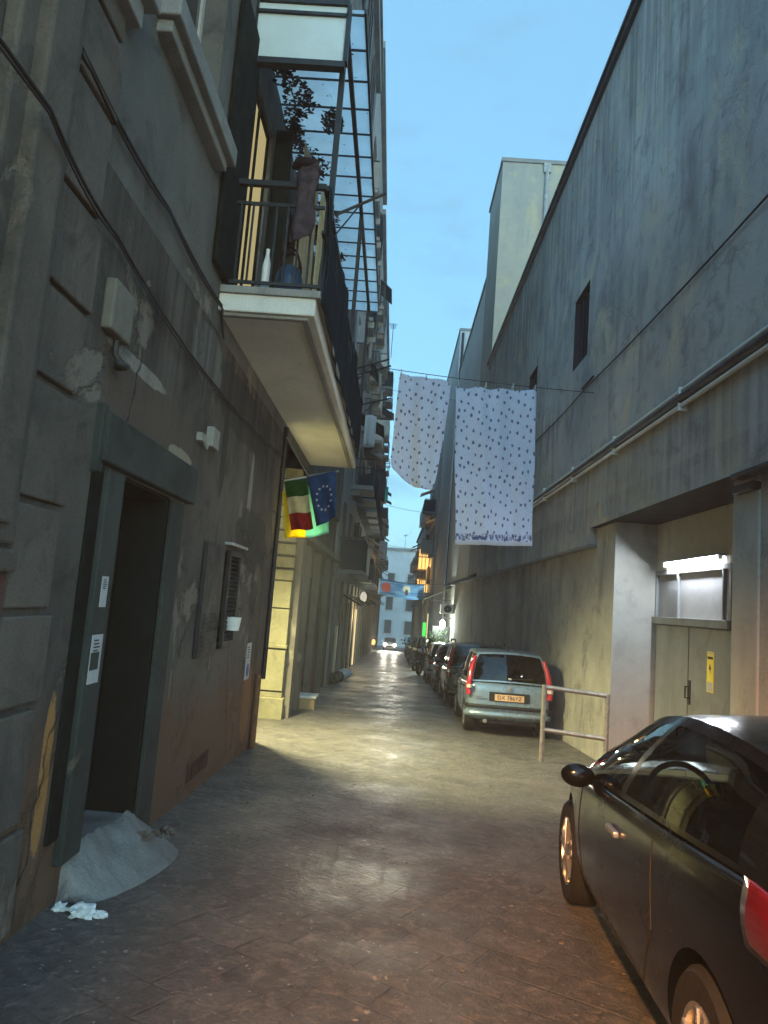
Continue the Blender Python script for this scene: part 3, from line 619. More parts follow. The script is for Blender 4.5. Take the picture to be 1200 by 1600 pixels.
def notice(name, y0, y1, z0, z1, X, lab, group=None, circ=False, ink='ink', yel=False):
    o = MB().box(X, y0, z0, X + .004, y1, z1).build(name, M['paper'])
    tag(o, lab, 'notice', group); w = y1 - y0; h = z1 - z0; t = MB()
    for i in range(5): t.box(X + .004, y0 + w * .2, z1 - h * (.1 + i * .07), X + .006, y0 + w * (.6 + .08 * (i % 3)), z1 - h * (.13 + i * .07))
    t.build('lettering', M[ink], o)
    if circ: MB().lathe((X + .004, (y0 + y1) / 2, z0 + h * .25), (1, 0, 0), [(0, .001), (.002, .001), (.002, w * .3), (0, w * .3)], 20).build('emblem', M['blueink'], o)
    return o
notice('poster', 9.02, 9.3, .5, .95, XL + .002, 'tall white notice with blue round emblem on the left wall corner', None, True)
notice('notice', 4.19, 4.28, 1.44, 1.62, XL + .052, 'small pale notice on the door jamb, above the torn one', 'papers on the door jamb')
o = notice('notice', 4.15, 4.30, 1.0, 1.28, XL + .052, 'torn white paper stuck low on the green door jamb', 'papers on the door jamb')
MB().box(XL + .058, 4.15, 1.08, XL + .062, 4.26, 1.18).build('torn_patch', M['green_paint'], o)
m_ = MB(); m_.box(XL - .01, 6.75, -.18, XL + .012, 7.5, -.02)
for i in range(7): m_.box(XL + .012, 6.78 + i * .1, -.17, XL + .02, 6.84 + i * .1, -.03)
tag(m_.build('vent_grille', simple('rust', (.06, .025, .015), .9)), 'rusty vent grille at the foot of the left wall', 'vent')
# vertical rusty pipe at the corner
m_ = MB(); m_.tube([(XL + .05, 9.75, -.5), (XL + .05, 9.75, .5)], .04, 10); tag(m_.build('downpipe', simple('rustpipe', (.19, .09, .04), .8, 0, .5, 12), smooth=True), 'short rusty pipe on the left wall under the notice with the emblem', 'pipe')
m_ = MB(); m_.tube([(XL + .04, 10.2, .4), (XL + .04, 10.2, 4.0)], .032, 10)
tag(m_.build('downpipe', M['dark_metal'], smooth=True), 'dark drainpipe on the corner where the lit passage opens', 'pipe')
# concrete ramp in front of the doorway
def ramp_pt(u, v):
    a = u * math.pi; k = max(0., math.sin(a)) ** .42; y = 4.86 - .64 * math.cos(a) + .02 * math.sin(v * 7 + u * 11)
    x = XL - .02 + (.40 * k * (1 - .12 * math.sin(u * 7)) + .02) * v; prof = (1 - v ** 1.25) * .30 * k ** .7 * (1 - .25 * u)
    return (x, y, gz(y) - .012 + prof + .010 * math.sin(x * 31 + y * 13) * (1 - v) * k + .008 * math.sin(y * 37 + v * 9) * (1 - v) + .02 * k * (1 - v) * math.sin(y * 6 + x * 14) - .05 * k * max(0, .5 - abs(v - .45)) * (1 if y < 4.9 else .2))
m_ = MB(); m_.grid(ramp_pt, 46, 24); tag(m_.build('doorstep', M['concrete'], smooth=True), 'worn grey concrete ramp step in front of the green doorway', 'step')
m_ = MB(); q5 = random.Random(6)
for i in range(60):
    y = q5.uniform(5.0, 5.75); s5 = q5.uniform(.008, .032) * (1 if i > 7 else 1.5); xx = XL + .02 + q5.random() ** 1.5 * .22
    m_.blob((xx, y, gz(y) + s5 * .4 + max(0, .26 * (1 - ((y - 4.86) / .66) ** 2) if y < 5.45 else 0) * max(0, 1 - (xx - XL) * 2.2)), (s5, s5 * 1.4, s5 * .7), i, .7, 2, 1.6)
tag(m_.build('rubble', simple('rubble_tan', (.17, .13, .095), .9, 0, .5, 9)), 'heap of crumbled plaster between doorway and concrete ramp', 'rubble')
for k, (x, y, s, lab) in enumerate([(-1.67, 4.1, .03, 'crumpled white tissue beside the left wall, leftmost of three'), (-1.53, 4.06, .05, 'largest crumpled white paper by the concrete ramp'), (-1.43, 4.06, .026, 'small white paper scrap right of the larger one by the ramp')]):
    tag(MB().blob((x, y, gz(y) + s * .5), (s * 1.2, s, s * .7), 20 + k, .6, 3, 2.6).build('paper_scrap', M['white'], ang=10), lab, 'litter', 'paper litter by the ramp')

# passage lamp
LP = empty('wall_lamp', (-2.1, 10.31, 3.55), 'shaded lamp lighting the passage behind the flags', 'lamp')
m_ = MB(); m_.tube([(-2.1, 10.29, 3.52), (-2.1, 10.5, 3.64), (-2.1, 10.75, 3.62)], .015, 8); m_.build('arm', M['dark_metal'], LP, smooth=True)
m_ = MB(); m_.lathe((-2.1, 10.75, 3.44), (0, 0, 1), [(0, .14), (.06, .12), (.14, .05), (.18, .0)], 18); m_.build('shade', M['dark_metal'], LP, smooth=True)
m_ = MB(); m_.blob((-2.1, 10.75, 3.47), (.05, .05, .06), 1, 0); m_.build('bulb', M['bulb'], LP, smooth=True)

# flags on a slanted pole
FP = MB(); FP.tube([(XL, 10.25, 3.92), (-1.55, 9.98, 3.62), (-1.28, 9.78, 3.24), (-.86, 9.74, 3.33)], .012, 8)
tag(FP.build('flagpole', M['galv'], smooth=True), 'thin bent flagpole holding three flags under the balcony', 'pole')
def flag_pt(c, amp, ph, dy):
    tl, tr, bl, br = [Vector(p) for p in c]
    def f(u, v):
        p = (tl * (1 - u) + tr * u) * v + (bl * (1 - u) + br * u) * (1 - v)
        p.y += amp * math.sin(u * 9 + ph + v * 2) * (1.15 - v) + dy; p.z += .012 * math.sin(u * 7 + ph) * (1 - v); return p
    return f
IT = empty('national_flag', (-1.4, 9.78, 3.2), 'flag of green, cream and red bands hanging under the balcony', 'flag', 'flags under the balcony')
fp = flag_pt(((-1.6, 9.74, 3.13), (-1.29, 9.72, 3.2), (-1.44, 9.72, 2.46), (-1.14, 9.7, 2.5)), .04, 0, 0)
for nm, mt, a, b_ in (('red_band', 'red', 0, .333), ('cream_band', 'cream', .334, .666), ('green_band', 'green', .667, 1)):
    m_ = MB(); m_.grid(lambda u, v: fp(u, a + (b_ - a) * v), 24, 10); m_.build(nm, M[mt], IT, smooth=True, solid=.003)
m_ = MB(); m_.grid(lambda u, v: fp(u, 1 + .035 * v), 24, 2); m_.build('hem', M['sheetwhite'], IT, smooth=True, solid=.004)
YF = empty('yellow_flag', (-1.3, 9.86, 3.1), 'bright yellow and pale teal flag showing behind the banded flag', 'flag', 'flags under the balcony')
fy = flag_pt(((-1.63, 9.84, 3.0), (-1.0, 9.84, 3.2), (-1.53, 9.82, 2.34), (-.93, 9.82, 2.45)), .03, 1, 0)
m_ = MB(); m_.grid(lambda u, v: fy(u * .48, v), 20, 20); m_.build('yellow_half', M['flagyellow'], YF, smooth=True, solid=.003)
m_ = MB(); m_.grid(lambda u, v: fy(.48 + u * .52, v), 20, 20); m_.build('teal_half', M['flagteal'], YF, smooth=True, solid=.003)
EU = empty('star_flag', (-1.05, 9.72, 3.3), 'blue flag with a ring of white stars, right of the banded flag', 'flag', 'flags under the balcony')
fe = flag_pt(((-1.28, 9.7, 3.21), (-.9, 9.68, 3.32), (-1.1, 9.68, 2.53), (-.84, 9.68, 2.68)), .045, 2.2, 0)
m_ = MB(); m_.grid(lambda u, v: fe(u, v), 26, 20); m_.build('field', M['eublue'], EU, smooth=True, solid=.003)
for k in range(12):
    a = k * math.pi / 6; u0, v0 = .52 + .30 * math.cos(a), .5 + .24 * math.sin(a); c = fe(u0, v0)
    m_ = MB(); pts = []
    for t in range(10):
        rr = .027 if t % 2 == 0 else .011; p = fe(u0 + rr * 2.4 * math.sin(t * math.pi / 5), v0 + rr * 1.25 * math.cos(t * math.pi / 5)); pts.append((p.x, p.y - .006, p.z))
    m_.add(pts, [tuple(range(10))]); m_.build('star', M['paper'], EU)

# ------------------------------------------------------------------ right building
XR, XW = 3.12, 3.24
RB = empty('warehouse_building', (XR, 8, gz(8)), 'long windowless grey plastered building with recessed lit doorway along the right', 'building')
m_ = MB(); wall(m_, XR, -1, 2.5, 11.6, 3.03, 10.95, [], 6); wall(m_, XR + .001, -1, 11.6, 27.2, 2.75, 10.95, [(12.26, 13.3, 6.2, 7.6, .2), (16.9, 17.95, 6.2, 7.6, .2), (21.5, 22.5, 6.2, 7.6, .2)], 6)
m_.build('upper_wall', M['right_plaster'], RB)
M['shade_black'] = simple('shade_black', (.02, .02, .024), .9, 0, .5, 3)  # near-black colour carries the shade above the batten; lines window reveals too
MB().box(XR + .004, 2.51, 3.034, XR + .9, 11.58, 3.1).build('soffit', M['shade_black'], RB)
m_ = MB(); wall(m_, XW, -1, 10.6, 11.6, -2.6, 3.028, [], .8); wall(m_, XW + .001, -1, 11.6, 44.5, -2.6, 2.748, [], .8); m_.build('lower_wall', M['right_low'], RB)
m_ = MB(); wall(m_, XW, -1, 6.45, 6.95, -1.2, 3.027, [], .6); m_.build('pillar', M['pale_jamb'], RB, bevel=.02)
m_ = MB(); wall(m_, XW + .02, -1, 2.5, 6.45, -1.2, 3.026, [(3.6, 6.3, -1, 2.6, .25)], .6); m_.build('lower_wall', M['right_low'], RB)
m_ = MB(); m_.box(3.84, 6.95, -1, 4.0, 8.22, 3.025); m_.box(3.84, 8.22, 2.34, 4.0, 10.6, 3.025); m_.build('recess_wall', M['pale_jamb'], RB)
m_ = MB(); m_.box(XW - .012, 10.585, -1, 3.86, 10.6, 3.024); m_.build('recess_jamb', M['pale_jamb'], RB)
for a, b_ in ((3.6, 6.3),):
    m_ = MB(); m_.box(XW + .22, a, -.6, XW + .27, b_, 2.6)
    for i in range(22): m_.box(XW + .2, a, -.5 + i * .135, XW + .22, b_, -.5 + i * .135 + .08)
    m_.build('roller_shutter', simple('shutterblue', (.03, .045, .06), .35, .3, .3, 4), RB)
for y, y2 in ((12.26, 13.3), (16.9, 17.95), (21.5, 22.5)):
    f = MB(); f.box(XR + .12, y, 6.2, XR + .16, y2, 7.6); fo = f.build('window', M['blackdoor'], RB)
    b = MB()
    for i in range(3): b.box(XR + .08, y + .24 + i * .26, 6.2, XR + .1, y + .26 + i * .26, 7.6)
    b.build('bars', M['dark_metal'], fo)
    b = MB(); b.box(XR + .002, y2 - .012, 6.21, XR + .12, y2 - .002, 7.59); b.box(XR + .002, y, 7.588, XR + .12, y2 - .012, 7.598); b.build('reveal', M['shade_black'], fo)
m_ = MB(); m_.box(XR - .07, 2.5, 10.93, XR + .5, 27.25, 11.06); m_.box(XR - .11, 2.5, 11.06, XR + .5, 27.25, 11.11); m_.build('coping', M['dark_metal'], RB)
m_ = MB(); m_.box(XR - .02, 11.58, 2.72, XR + .3, 44.4, 2.77); m_.build('ledge', M['slab'], RB, bevel=.01)
m_ = MB(); m_.box(XW - .07, 6.45, 2.86, XW + .05, 6.82, 2.94); m_.box(XR - .03, 6.0, 2.98, XR + .1, 6.7, 3.03)
m_.build('bracket', M['dark_metal'], RB, bevel=.01)
# double door
GD = MB(); GD.box(3.86, 8.22, -.75, 3.9, 9.42, 1.58); GD.box(3.86, 9.435, -.75, 3.9, 10.6, 1.58)
dd = GD.build('double_door', M['doorgrey'], RB, bevel=.006)
m_ = MB(); m_.box(3.79, 8.22, 1.58, 3.9, 10.6, 1.68); m_.box(3.83, 8.22, 2.28, 3.9, 10.6, 2.34); m_.box(3.83, 8.22, 1.68, 3.9, 8.28, 2.28); m_.box(3.83, 10.54, 1.68, 3.9, 10.6, 2.28); m_.box(3.83, 9.75, 1.68, 3.9, 9.8, 2.28); m_.box(3.83, 8.42, 1.68, 3.88, 8.45, 2.28)
m_.build('door_frame', M['doorgrey'], dd, bevel=.005)
MB().box(3.87, 8.28, 1.68, 3.89, 9.75, 2.28).build('transom_panel', simple('transom_grey', (.30, .30, .31), .6, 0, .15, 3), dd)
MB().box(3.87, 9.8, 1.68, 3.89, 10.54, 2.28).build('transom_panel', M['doorgrey'], dd)
m_ = MB(); m_.tube([(3.86, 9.36, .82), (3.8, 9.36, .82), (3.8, 9.36, .68), (3.86, 9.36, .68)], .012, 8); m_.box(3.845, 9.33, .6, 3.86, 9.39, .9); m_.build('handle', M['plastic'], dd, smooth=True)
m_ = MB(); m_.box(3.846, 9.41, -.7, 3.86, 9.445, 1.58); m_.build('door_strip', M['doorgrey'], dd)
wn = MB().box(3.853, 8.68, .82, 3.859, 8.86, 1.3).build('warning_sign', M['yellow']); tag(wn, 'yellow and white warning notice on the grey double door', 'sign')
m_ = MB(); m_.box(3.849, 8.7, .83, 3.853, 8.84, .94); m_.box(3.849, 8.7, 1.27, 3.853, 8.84, 1.29); m_.build('white_strip', M['paper'], wn)
m_ = MB(); m_.add([(3.85, 8.735, 1.09), (3.85, 8.8, 1.09), (3.85, 8.775, 1.16)], [(0, 1, 2)]); m_.add([(3.85, 8.75, 1.03), (3.85, 8.79, 1.1), (3.85, 8.76, 1.1)], [(0, 1, 2)]); m_.box(3.849, 8.7, 1.21, 3.853, 8.84, 1.24); m_.build('symbol', M['ink'], wn)
# fluorescent batten
FL = empty('tube_light', (3.78, 9.3, 2.4), 'lit white fluorescent tube fitting above the grey double door', 'lamp')
MB().box(3.735, 8.36, 2.425, 3.835, 10.25, 2.45).build('batten', M['galv'], FL, bevel=.006)
m_ = MB(); m_.tube([(3.785, 8.45, 2.402), (3.785, 10.1, 2.402)], .014, 10); m_.build('tube', M['tube'], FL, smooth=True)
m_ = MB(); m_.box(3.77, 8.38, 2.38, 3.80, 8.45, 2.424); m_.box(3.77, 10.1, 2.38, 3.80, 10.17, 2.424); m_.build('socket', M['white'], FL)
# pipes / cable on the right wall; dark middle tube is added for the gap's darkness
for k, (dz, r0, lab) in enumerate(((.02, .026, 'upper pale pipe along the right wall, over the dark gap'), (-.15, .026, 'lower pale pipe along the right wall, under the dark gap'), (-.065, .055, 'thick dark tube added for the dark gap between the two pale right wall pipes'))):
    m_ = MB(); m_.tube([(XR - .06, 2.5, 4.17 + dz), (XR - .06, 27, 4.13 + dz)], r0, 10)
    y = 3
    while y < 27: m_.box(XR - .1, y, 4.10 + dz, XR + .02, y + .03, 4.2 + dz); y += 2.4
    tag(m_.build('pipe', M['dark_metal' if k == 2 else 'white'], smooth=True), lab, 'pipe', 'pipes on the right wall')
m_ = MB(); m_.tube(sag([(XR - .03, 2.6, 5.5), (XR - .03, 6, 5.46), (XR - .03, 12.1, 5.54), (XR - .02, 16.6, 5.6), (XR - .02, 25, 5.7)], s=.04), .012, 6); m_.tube([(XR - .05, 11.6, 5.57), (XR - .05, 12.3, 5.57)], .02, 6)
tag(m_.build('cable', M['cable'], smooth=True), 'single thin black cable along the right wall above the pipes', 'cable')
m_ = MB(); m_.tube([(XR - .02, 10.6, 3.1), (XR - .05, 10.65, 3.3), (XR - .05, 10.9, 3.36)], .012, 6); tag(m_.build('hook', M['galv'], smooth=True), 'thin bent metal hook on the right wall over the dark ledge', 'hook')
# barrier
BR = empty('railing_barrier', (2.3, 10.65, gz(10.6)), 'grey tubular barrier of two posts and two rails by the right wall', 'barrier')
A, B = Vector((2.30, 10.64, gz(10.64))), Vector((3.17, 10.5, gz(10.5)))
for nm, p, h in (('post', A, 1.08), ('post', B, 1.02)): MB().tube([p - Vector((0, 0, .05)), p + Vector((0, 0, h))], .035, 12).build(nm, M['rail_metal'], BR, smooth=True)
for h in (1.05, .45): MB().tube([A + Vector((0, 0, h)), B + Vector((0, 0, h - .05))], .033, 12).build('rail', M['rail_metal'], BR, smooth=True)

# towers behind on the right
def block(name, label, X, y0, y1, zt, mat, depth=7, zb=-4, holes=(), cop=True):
    r = empty(name, (X, (y0 + y1) / 2, gz(y1)), label, 'building')
    m_ = MB(); wall(m_, X, -1, y0, y1, zb, zt, holes, depth); m_.build('wall', M[mat], r)
    if cop:
        m_ = MB(); m_.box(X - .06, y0 - .06, zt, X + depth, y1 + .06, zt + .16); m_.build('coping', M['slab'], r)
    for h in holes: window_part(X, -1, *h[:4], h[4], r, None)
    return r
t1 = block('tower_block', 'tall stained tower with yellowish front rising behind the right wall', 3.2, 27.26, 31.1, 19.7, 'tower', 8, 2.95)
m_ = MB(); m_.tube([(5.0, 27.2, 10), (5.0, 27.2, 19.6)], .08, 8); m_.box(4.86, 27.15, 19.3, 5.14, 27.26, 19.7); m_.build('gutter', M['pipe'], t1, smooth=True)
block('rear_block', 'grey block between the two towers on the right', 3.25, 31.2, 44.4, 16.4, 'pale_wall', 7, 2.95)
m_ = MB(); m_.tube([(3.3, 44.2, 3), (3.3, 44.2, 19)], .09, 8)
tag(m_.build('downpipe', M['dark_metal'], smooth=True), 'dark drainpipe down the corner of the pale tower', 'pipe')
block('pale_tower', 'pale grey tower with a blank side behind the bedsheets', 3.15, 44.6, 55.6, 19.3, 'pale_wall', 7, -4, [(50, 50.6, 11, 11.9, .2)])

# ------------------------------------------------------------------ generic street facades
def facade(name, label, side, X, y0, y1, zt, mat, seed, fl=3.2, bay=2.6, bd=.8, z1=2.2, depth=6, shop_lit=(), hi=(99, .8)):
    q = random.Random(seed); s = 1 if side == 'L' else -1
    r = empty(name, (X, (y0 + y1) / 2, gz((y0 + y1) / 2)), label, 'building')
    g = gz(y1); hs = []; nb = max(1, int((y1 - y0 - .4) / bay)); sp = (y1 - y0) / nb; nf = int((zt - z1 - .8) / fl)
    for b in range(nb):
        yc = y0 + sp * (b + .5); hs.append((yc - .6, yc + .6, g - .4, z1 - .75 - q.random() * .3, .35, 'shop', 0, b))
        for f in range(nf):
            z0 = z1 + .35 + f * fl; bal = q.random() < .72
            hs.append((yc - .5, yc + .5, z0 if bal else z0 + .75, z0 + 2.15, .28, 'bal' if bal else 'win', f, b))
    m_ = MB(); wall(m_, X, s, y0, y1, g - 1.2, zt, hs, depth); m_.build('wall', M[mat], r)
    m_ = MB(); m_.box(X - s * .3, y0, zt - .25, X + s * .18, y1, zt); m_.box(X - s * .3, y0, z1 + .0, X + s * .08, y1, z1 + .14); m_.build('cornice', M['slab'], r)
    for b in range(nb + 1):
        yy = min(max(y0 + sp * b, y0 + .22), y1 - .22); MB().box(X - s * .1, yy - .2, g - .6, X + s * .07, yy + .2, z1).build('pilaster', M['left_trim'], r)
    for h in hs:
        y_0, y_1, z_0, z_1, dp, kind, f, b = h
        if kind == 'shop':
            D = X - s * .3; lit = b in shop_lit
            m_ = MB(); m_.box(D, y_0, z_0, D - s * .04, y_1, z_1)
            for i in range(int((z_1 - z_0) / .12)): m_.box(D, y_0, z_0 + i * .12, D + s * .02, y_1, z_0 + i * .12 + .06)
            m_.build('shop_door', M['warm_strip' if lit else q.choice(['shutter', 'shutter_brown', 'blackdoor'])], r)
            if q.random() < .5:
                m_ = MB(); m_.add([(X, y_0 - .1, z_1 + .35), (X, y_1 + .1, z_1 + .35), (X + s * .7, y_1 + .1, z_1), (X + s * .7, y_0 - .1, z_1), (X, y_0 - .1, z_1 + .3), (X, y_1 + .1, z_1 + .3), (X + s * .7, y_1 + .1, z_1 - .05), (X + s * .7, y_0 - .1, z_1 - .05)],
                          [(0, 1, 2, 3), (7, 6, 5, 4), (3, 2, 6, 7), (0, 3, 7, 4), (1, 5, 6, 2)]); m_.build('awning', M[q.choice(['shutter', 'slab', 'dark_green'])], r)
        else:
            window_part(X, s, y_0, y_1, z_0, z_1, .28, r, q.choice([None, 'shutter', 'shutter_brown']), None, 'offwhite', q.choice([0, 2.7]) if kind == 'win' else 0)
            if kind == 'bal':
                bdd = hi[1] if z_0 > hi[0] else bd; ya, yb = y_0 - .45, y_1 + .45; xx = X + s * bdd
                m_ = MB(); m_.box(X, ya, z_0 - .18, xx, yb, z_0 - .03)
                for yy in (ya + .15, yb - .25): m_.box(X, yy, z_0 - .4, X + s * .35, yy + .1, z_0 - .18)
                so = m_.build('balcony', M['slab'], r)
                m_ = MB(); t = z_0 + .95
                m_.bar((X, ya + .03, t), (xx - s * .03, ya + .03, t), .04); m_.bar((xx - s * .03, ya + .03, t), (xx - s * .03, yb - .03, t), .04); m_.bar((X, yb - .03, t), (xx - s * .03, yb - .03, t), .04)
                y = ya + .04
                while y < yb: m_.bar((xx - s * .03, y, z_0 - .03), (xx - s * .03, y, t), .022); y += .13
                for i in range(1, 6): x = X + s * bdd * i / 6; m_.bar((x, ya + .03, z_0 - .03), (x, ya + .03, t), .022)
                m_.build('railing', M['dark_metal'], so)
                if q.random() < .55:
                    m_ = MB(); m_.box(xx + s * .001, ya + .05, z_0 - .05, xx + s * .03, yb - .05, t - .05); m_.box(X + s * .1, ya - .03, z_0 - .05, xx, ya, t - .06); m_.build('balcony_screen', M[q.choice(['netting', 'shutter_brown', 'slab', 'dark_green', 'offwhite'])], so)
                if q.random() < .35:
                    m_ = MB(); m_.add([(X, ya, z_0 + 2.7), (X, yb, z_0 + 2.7), (xx + s * .2, yb, z_0 + 2.2), (xx + s * .2, ya, z_0 + 2.2)], [(0, 1, 2, 3)]); m_.build('sun_blind', M[q.choice(['dark_green', 'shutter_brown', 'offwhite'])], so, solid=.03)
    return r
facade('apartment_building', 'grey apartment building with balconies, just past the near left one', 'L', -1.78, 21.9, 31.5, 20.2, 'fac_a', 11, shop_lit=(), hi=(6, .3))
facade('apartment_building', 'brownish balconied building, second beyond the near left one', 'L', -1.8, 31.6, 44, 19.8, 'fac_b', 12, shop_lit=(1,), hi=(9, .4))
facade('apartment_building', 'pale balconied building in the middle of the left row', 'L', -1.8, 44.1, 60, 21, 'fac_c', 13, shop_lit=(0,))
facade('apartment_building', 'small dark building fourth along the left row', 'L', -1.75, 60.1, 80, 14.2, 'fac_a', 14)
facade('apartment_building', 'last building of the left row before the pale end house', 'L', -1.6, 80.1, 100, 10.5, 'fac_b', 15, shop_lit=(2,))
facade('apartment_building', 'balconied building with warm lit balconies beyond the pale tower', 'R', 3.0, 55.8, 70, 14.6, 'fac_c', 21, bd=.95, shop_lit=(1, 3))
facade('apartment_building', 'last building of the right row before the end house', 'R', 2.9, 70.1, 97, 10, 'fac_b', 22)
EB = empty('end_house', (2, 116, gz(116)), 'pale low house closing the far end of the street', 'building')
m_ = MB(); m_.box(-14, 116, -8, 20, 124, 9.9)
m_.build('wall', M['pale_wall'], EB)
m_ = MB(); m_.box(-14, 115.7, 9.9, 20, 124, 10.3); m_.build('cornice', M['slab'], EB)
for x in (-1, 2.2, 5.4):
    for z in (-3.5, 0.2, 4.0):
        f = MB(); f.box(x, 115.85, z, x + 1.3, 116.1, z + 2.3); fo = f.build('window', M['offwhite'], EB)
        MB().box(x + .12, 115.82, z + .12, x + 1.18, 115.9, z + 2.18).build('pane', M['shutter'], fo)
    m_ = MB(); m_.box(x - .4, 115.0, 3.75, x + 1.7, 116, 3.95)
    for i in range(16): m_.box(x - .4 + i * .135, 115.0, 3.95, x - .37 + i * .135, 115.04, 4.9)
    m_.box(x - .4, 114.98, 4.9, x + 1.7, 115.06, 4.96); m_.build('balcony', M['slab'], EB)

# far street dressing
def lamp_lit(loc, c, p, r=.08):
    li = bpy.data.lights.new('lamp_light', 'POINT'); li.color = c; li.energy = p; li.shadow_soft_size = r
    o = bpy.data.objects.new('lamp_light', li); o.location = loc; col.objects.link(o); return o
BN = empty('street_banner', (.5, 40, 2.4), 'blue printed banner with red patch hung across the far street', 'banner')
m_ = MB(); m_.grid(lambda u, v: (-.8 + 2.55 * u, 40 + .05 * math.sin(u * 8), 1.93 + .86 * v + .06 * math.sin(u * 5 + 1) - .05 * u - .05 * math.sin(3.14 * u) * 1), 40, 8); m_.build('sheet', M['banner_print'], BN, smooth=True, solid=.01)
m_ = MB()
for z in (2.72, 2.05): m_.tube([(-1.75, 40, z + .12), (-.8, 40, z + .02), (1.75, 40, z - .04), (3.2, 40, z + .1)], .012, 6)
m_.build('rope', M['cable'], BN)
AW = empty('shop_awning', (2.6, 41, 2), 'olive shop awning on the right wall next to the blue banner', 'awning')
m_ = MB(); m_.add([(3.24, 39.5, 2.6), (3.24, 42.5, 2.6), (1.7, 42.5, 1.85), (1.7, 39.5, 1.85), (1.7, 39.5, 1.6), (1.7, 42.5, 1.6)], [(0, 1, 2, 3), (3, 2, 5, 4)]); m_.build('canvas', cloth('olive', (.27, .27, .19), .3), AW, solid=.02)
m_ = MB(); m_.bar((3.24, 39.6, 1.9), (1.72, 39.6, 1.86), .03); m_.bar((3.24, 42.4, 1.9), (1.72, 42.4, 1.86), .03); m_.build('frame', M['dark_metal'], AW)
SLp = empty('shop_lamp', (2.7, 38.4, .6), 'bright white shop lamp on the right wall under the awning', 'lamp')
m_ = MB(); m_.blob((2.78, 38.6, .62), (.13, .13, .24), 1, 0); m_.build('globe', M['shoplamp'], SLp, smooth=True)
m_ = MB(); m_.tube([(3.24, 38.6, .95), (2.78, 38.6, .98), (2.78, 38.6, .85)], .02, 8); m_.build('arm', M['dark_metal'], SLp)
AC = empty('air_conditioner', (2.9, 37.4, 1.2), 'white air conditioner box on the right wall above the shop lamp', 'air conditioner')
MB().box(2.55, 37.2, 1.2, 3.2, 37.9, 1.7).build('case', M['white'], AC, bevel=.02)
m_ = MB(); m_.lathe((2.9, 37.2, 1.45), (0, 1, 0), [(-.01, .2), (-.015, .18), (-.005, .02)], 20); m_.build('fan', M['plastic'], AC)
GP = empty('plant_screen', (2.55, 37.2, gz(37)), 'leafy plant screen by the lit shop on the right, behind the parked cars', 'plant screen')
MB().box(2.3, 39.0, gz(39), 3.2, 39.15, .5).build('board', M['shutter'], GP)
m_ = MB(); q9 = random.Random(4)
for i in range(420):
    c = Vector((2.55 + q9.gauss(0, .28), 38.7 + q9.gauss(0, .15), gz(39) + 1.35 + q9.gauss(0, .3))); a = Vector((q9.uniform(-1, 1), q9.uniform(-1, 1), q9.uniform(-1, 1))).normalized() * .09; b2 = a.cross(Vector((q9.uniform(-1, 1), q9.uniform(-1, 1), 1))).normalized() * .035
    m_.add([c - a, c + b2, c + a, c - b2], [(0, 1, 2, 3)])
m_.build('foliage', M['plant'], GP, weld=False)
tag(MB().box(2.72, 59.8, -1.0, 2.98, 60.3, .1).build('neon_sign', M['neon']), 'small glowing green shop sign far down on the right', 'sign')
tag(MB().box(2.86, 56.3, -1.6, 2.98, 56.55, .9).build('light_strip', M['warm_strip']), 'narrow warm light strip beside a far shop on the right', 'light')
for (x0, y, z, w, h, lab) in ((2.05, 62, 4.6, .9, 1.7, 'upper warm lit balcony glass far on the right'), (2.05, 62.5, 2.4, 1.2, 1.3, 'lower warm lit balcony glass far on the right')):
    o = empty('balcony_light', (x0, y, z), lab, 'lamp', 'lit balconies on the right')
    MB().box(x0, y, z, x0 + w, y + .05, z + h).build('glass', M['warm_window'], o)
    m_ = MB(); m_.box(x0 - .08, y - .03, z - .1, x0 + w + .1, y + .9, z - .0); m_.box(x0 - .08, y - .03, z + h, x0 + w + .1, y + .9, z + h + .1)
    for i in range(4): m_.box(x0 - .03 + i * w / 3, y - .03, z, x0 + .03 + i * w / 3, y - .005, z + h)
    m_.build('frame', M['shutter_brown'], o)
GL = empty('street_lamp', (-1.6, 36, 1.6), 'pale globe street lamp on the left row, above a lit doorway', 'lamp')
m_ = MB(); m_.blob((-1.42, 36, 1.72), (.17, .17, .27), 2, .03); m_.build('globe', emit('globe', (1, .93, .75), .25), GL, smooth=True)
m_ = MB(); m_.tube([(-1.8, 36, 1.3), (-1.5, 36, 1.3), (-1.42, 36, 1.45)], .03, 8); m_.lathe((-1.42, 36, 1.42), (0, 0, 1), [(0, .03), (.03, .1), (.06, .1)], 14); m_.build('bracket', M['dark_metal'], GL)
tag(MB().box(-1.72, 35.2, gz(35) + .1, -1.66, 35.5, 1.1).build('light_strip', M['warm_strip']), 'tall warm lit strip below the pale globe lamp on the left', 'light')
tag(MB().box(-1.74, 23.2, -.75, -1.67, 23.5, .7).build('light_strip', simple('dimstrip', (.6, .5, .3), .6)), 'dull yellow doorway strip at the start of the left row', 'light')
OL = tag(MB().blob((-1.55, 74, gz(74) + .9), (.2, .2, .3), 3, .2).build('shop_lantern', M['orangebulb'], smooth=True), 'orange glowing lantern by a far shop on the left', 'lamp')
lamp_lit((2.45, 38.2, .75), (.85, 1, .85), 170, .15)
lamp_lit((2.2, 60.5, 4.4), (1, .55, .18), 160, .3)
lamp_lit((-1.3, 34.6, .8), (1, .78, .4), 45, .1)
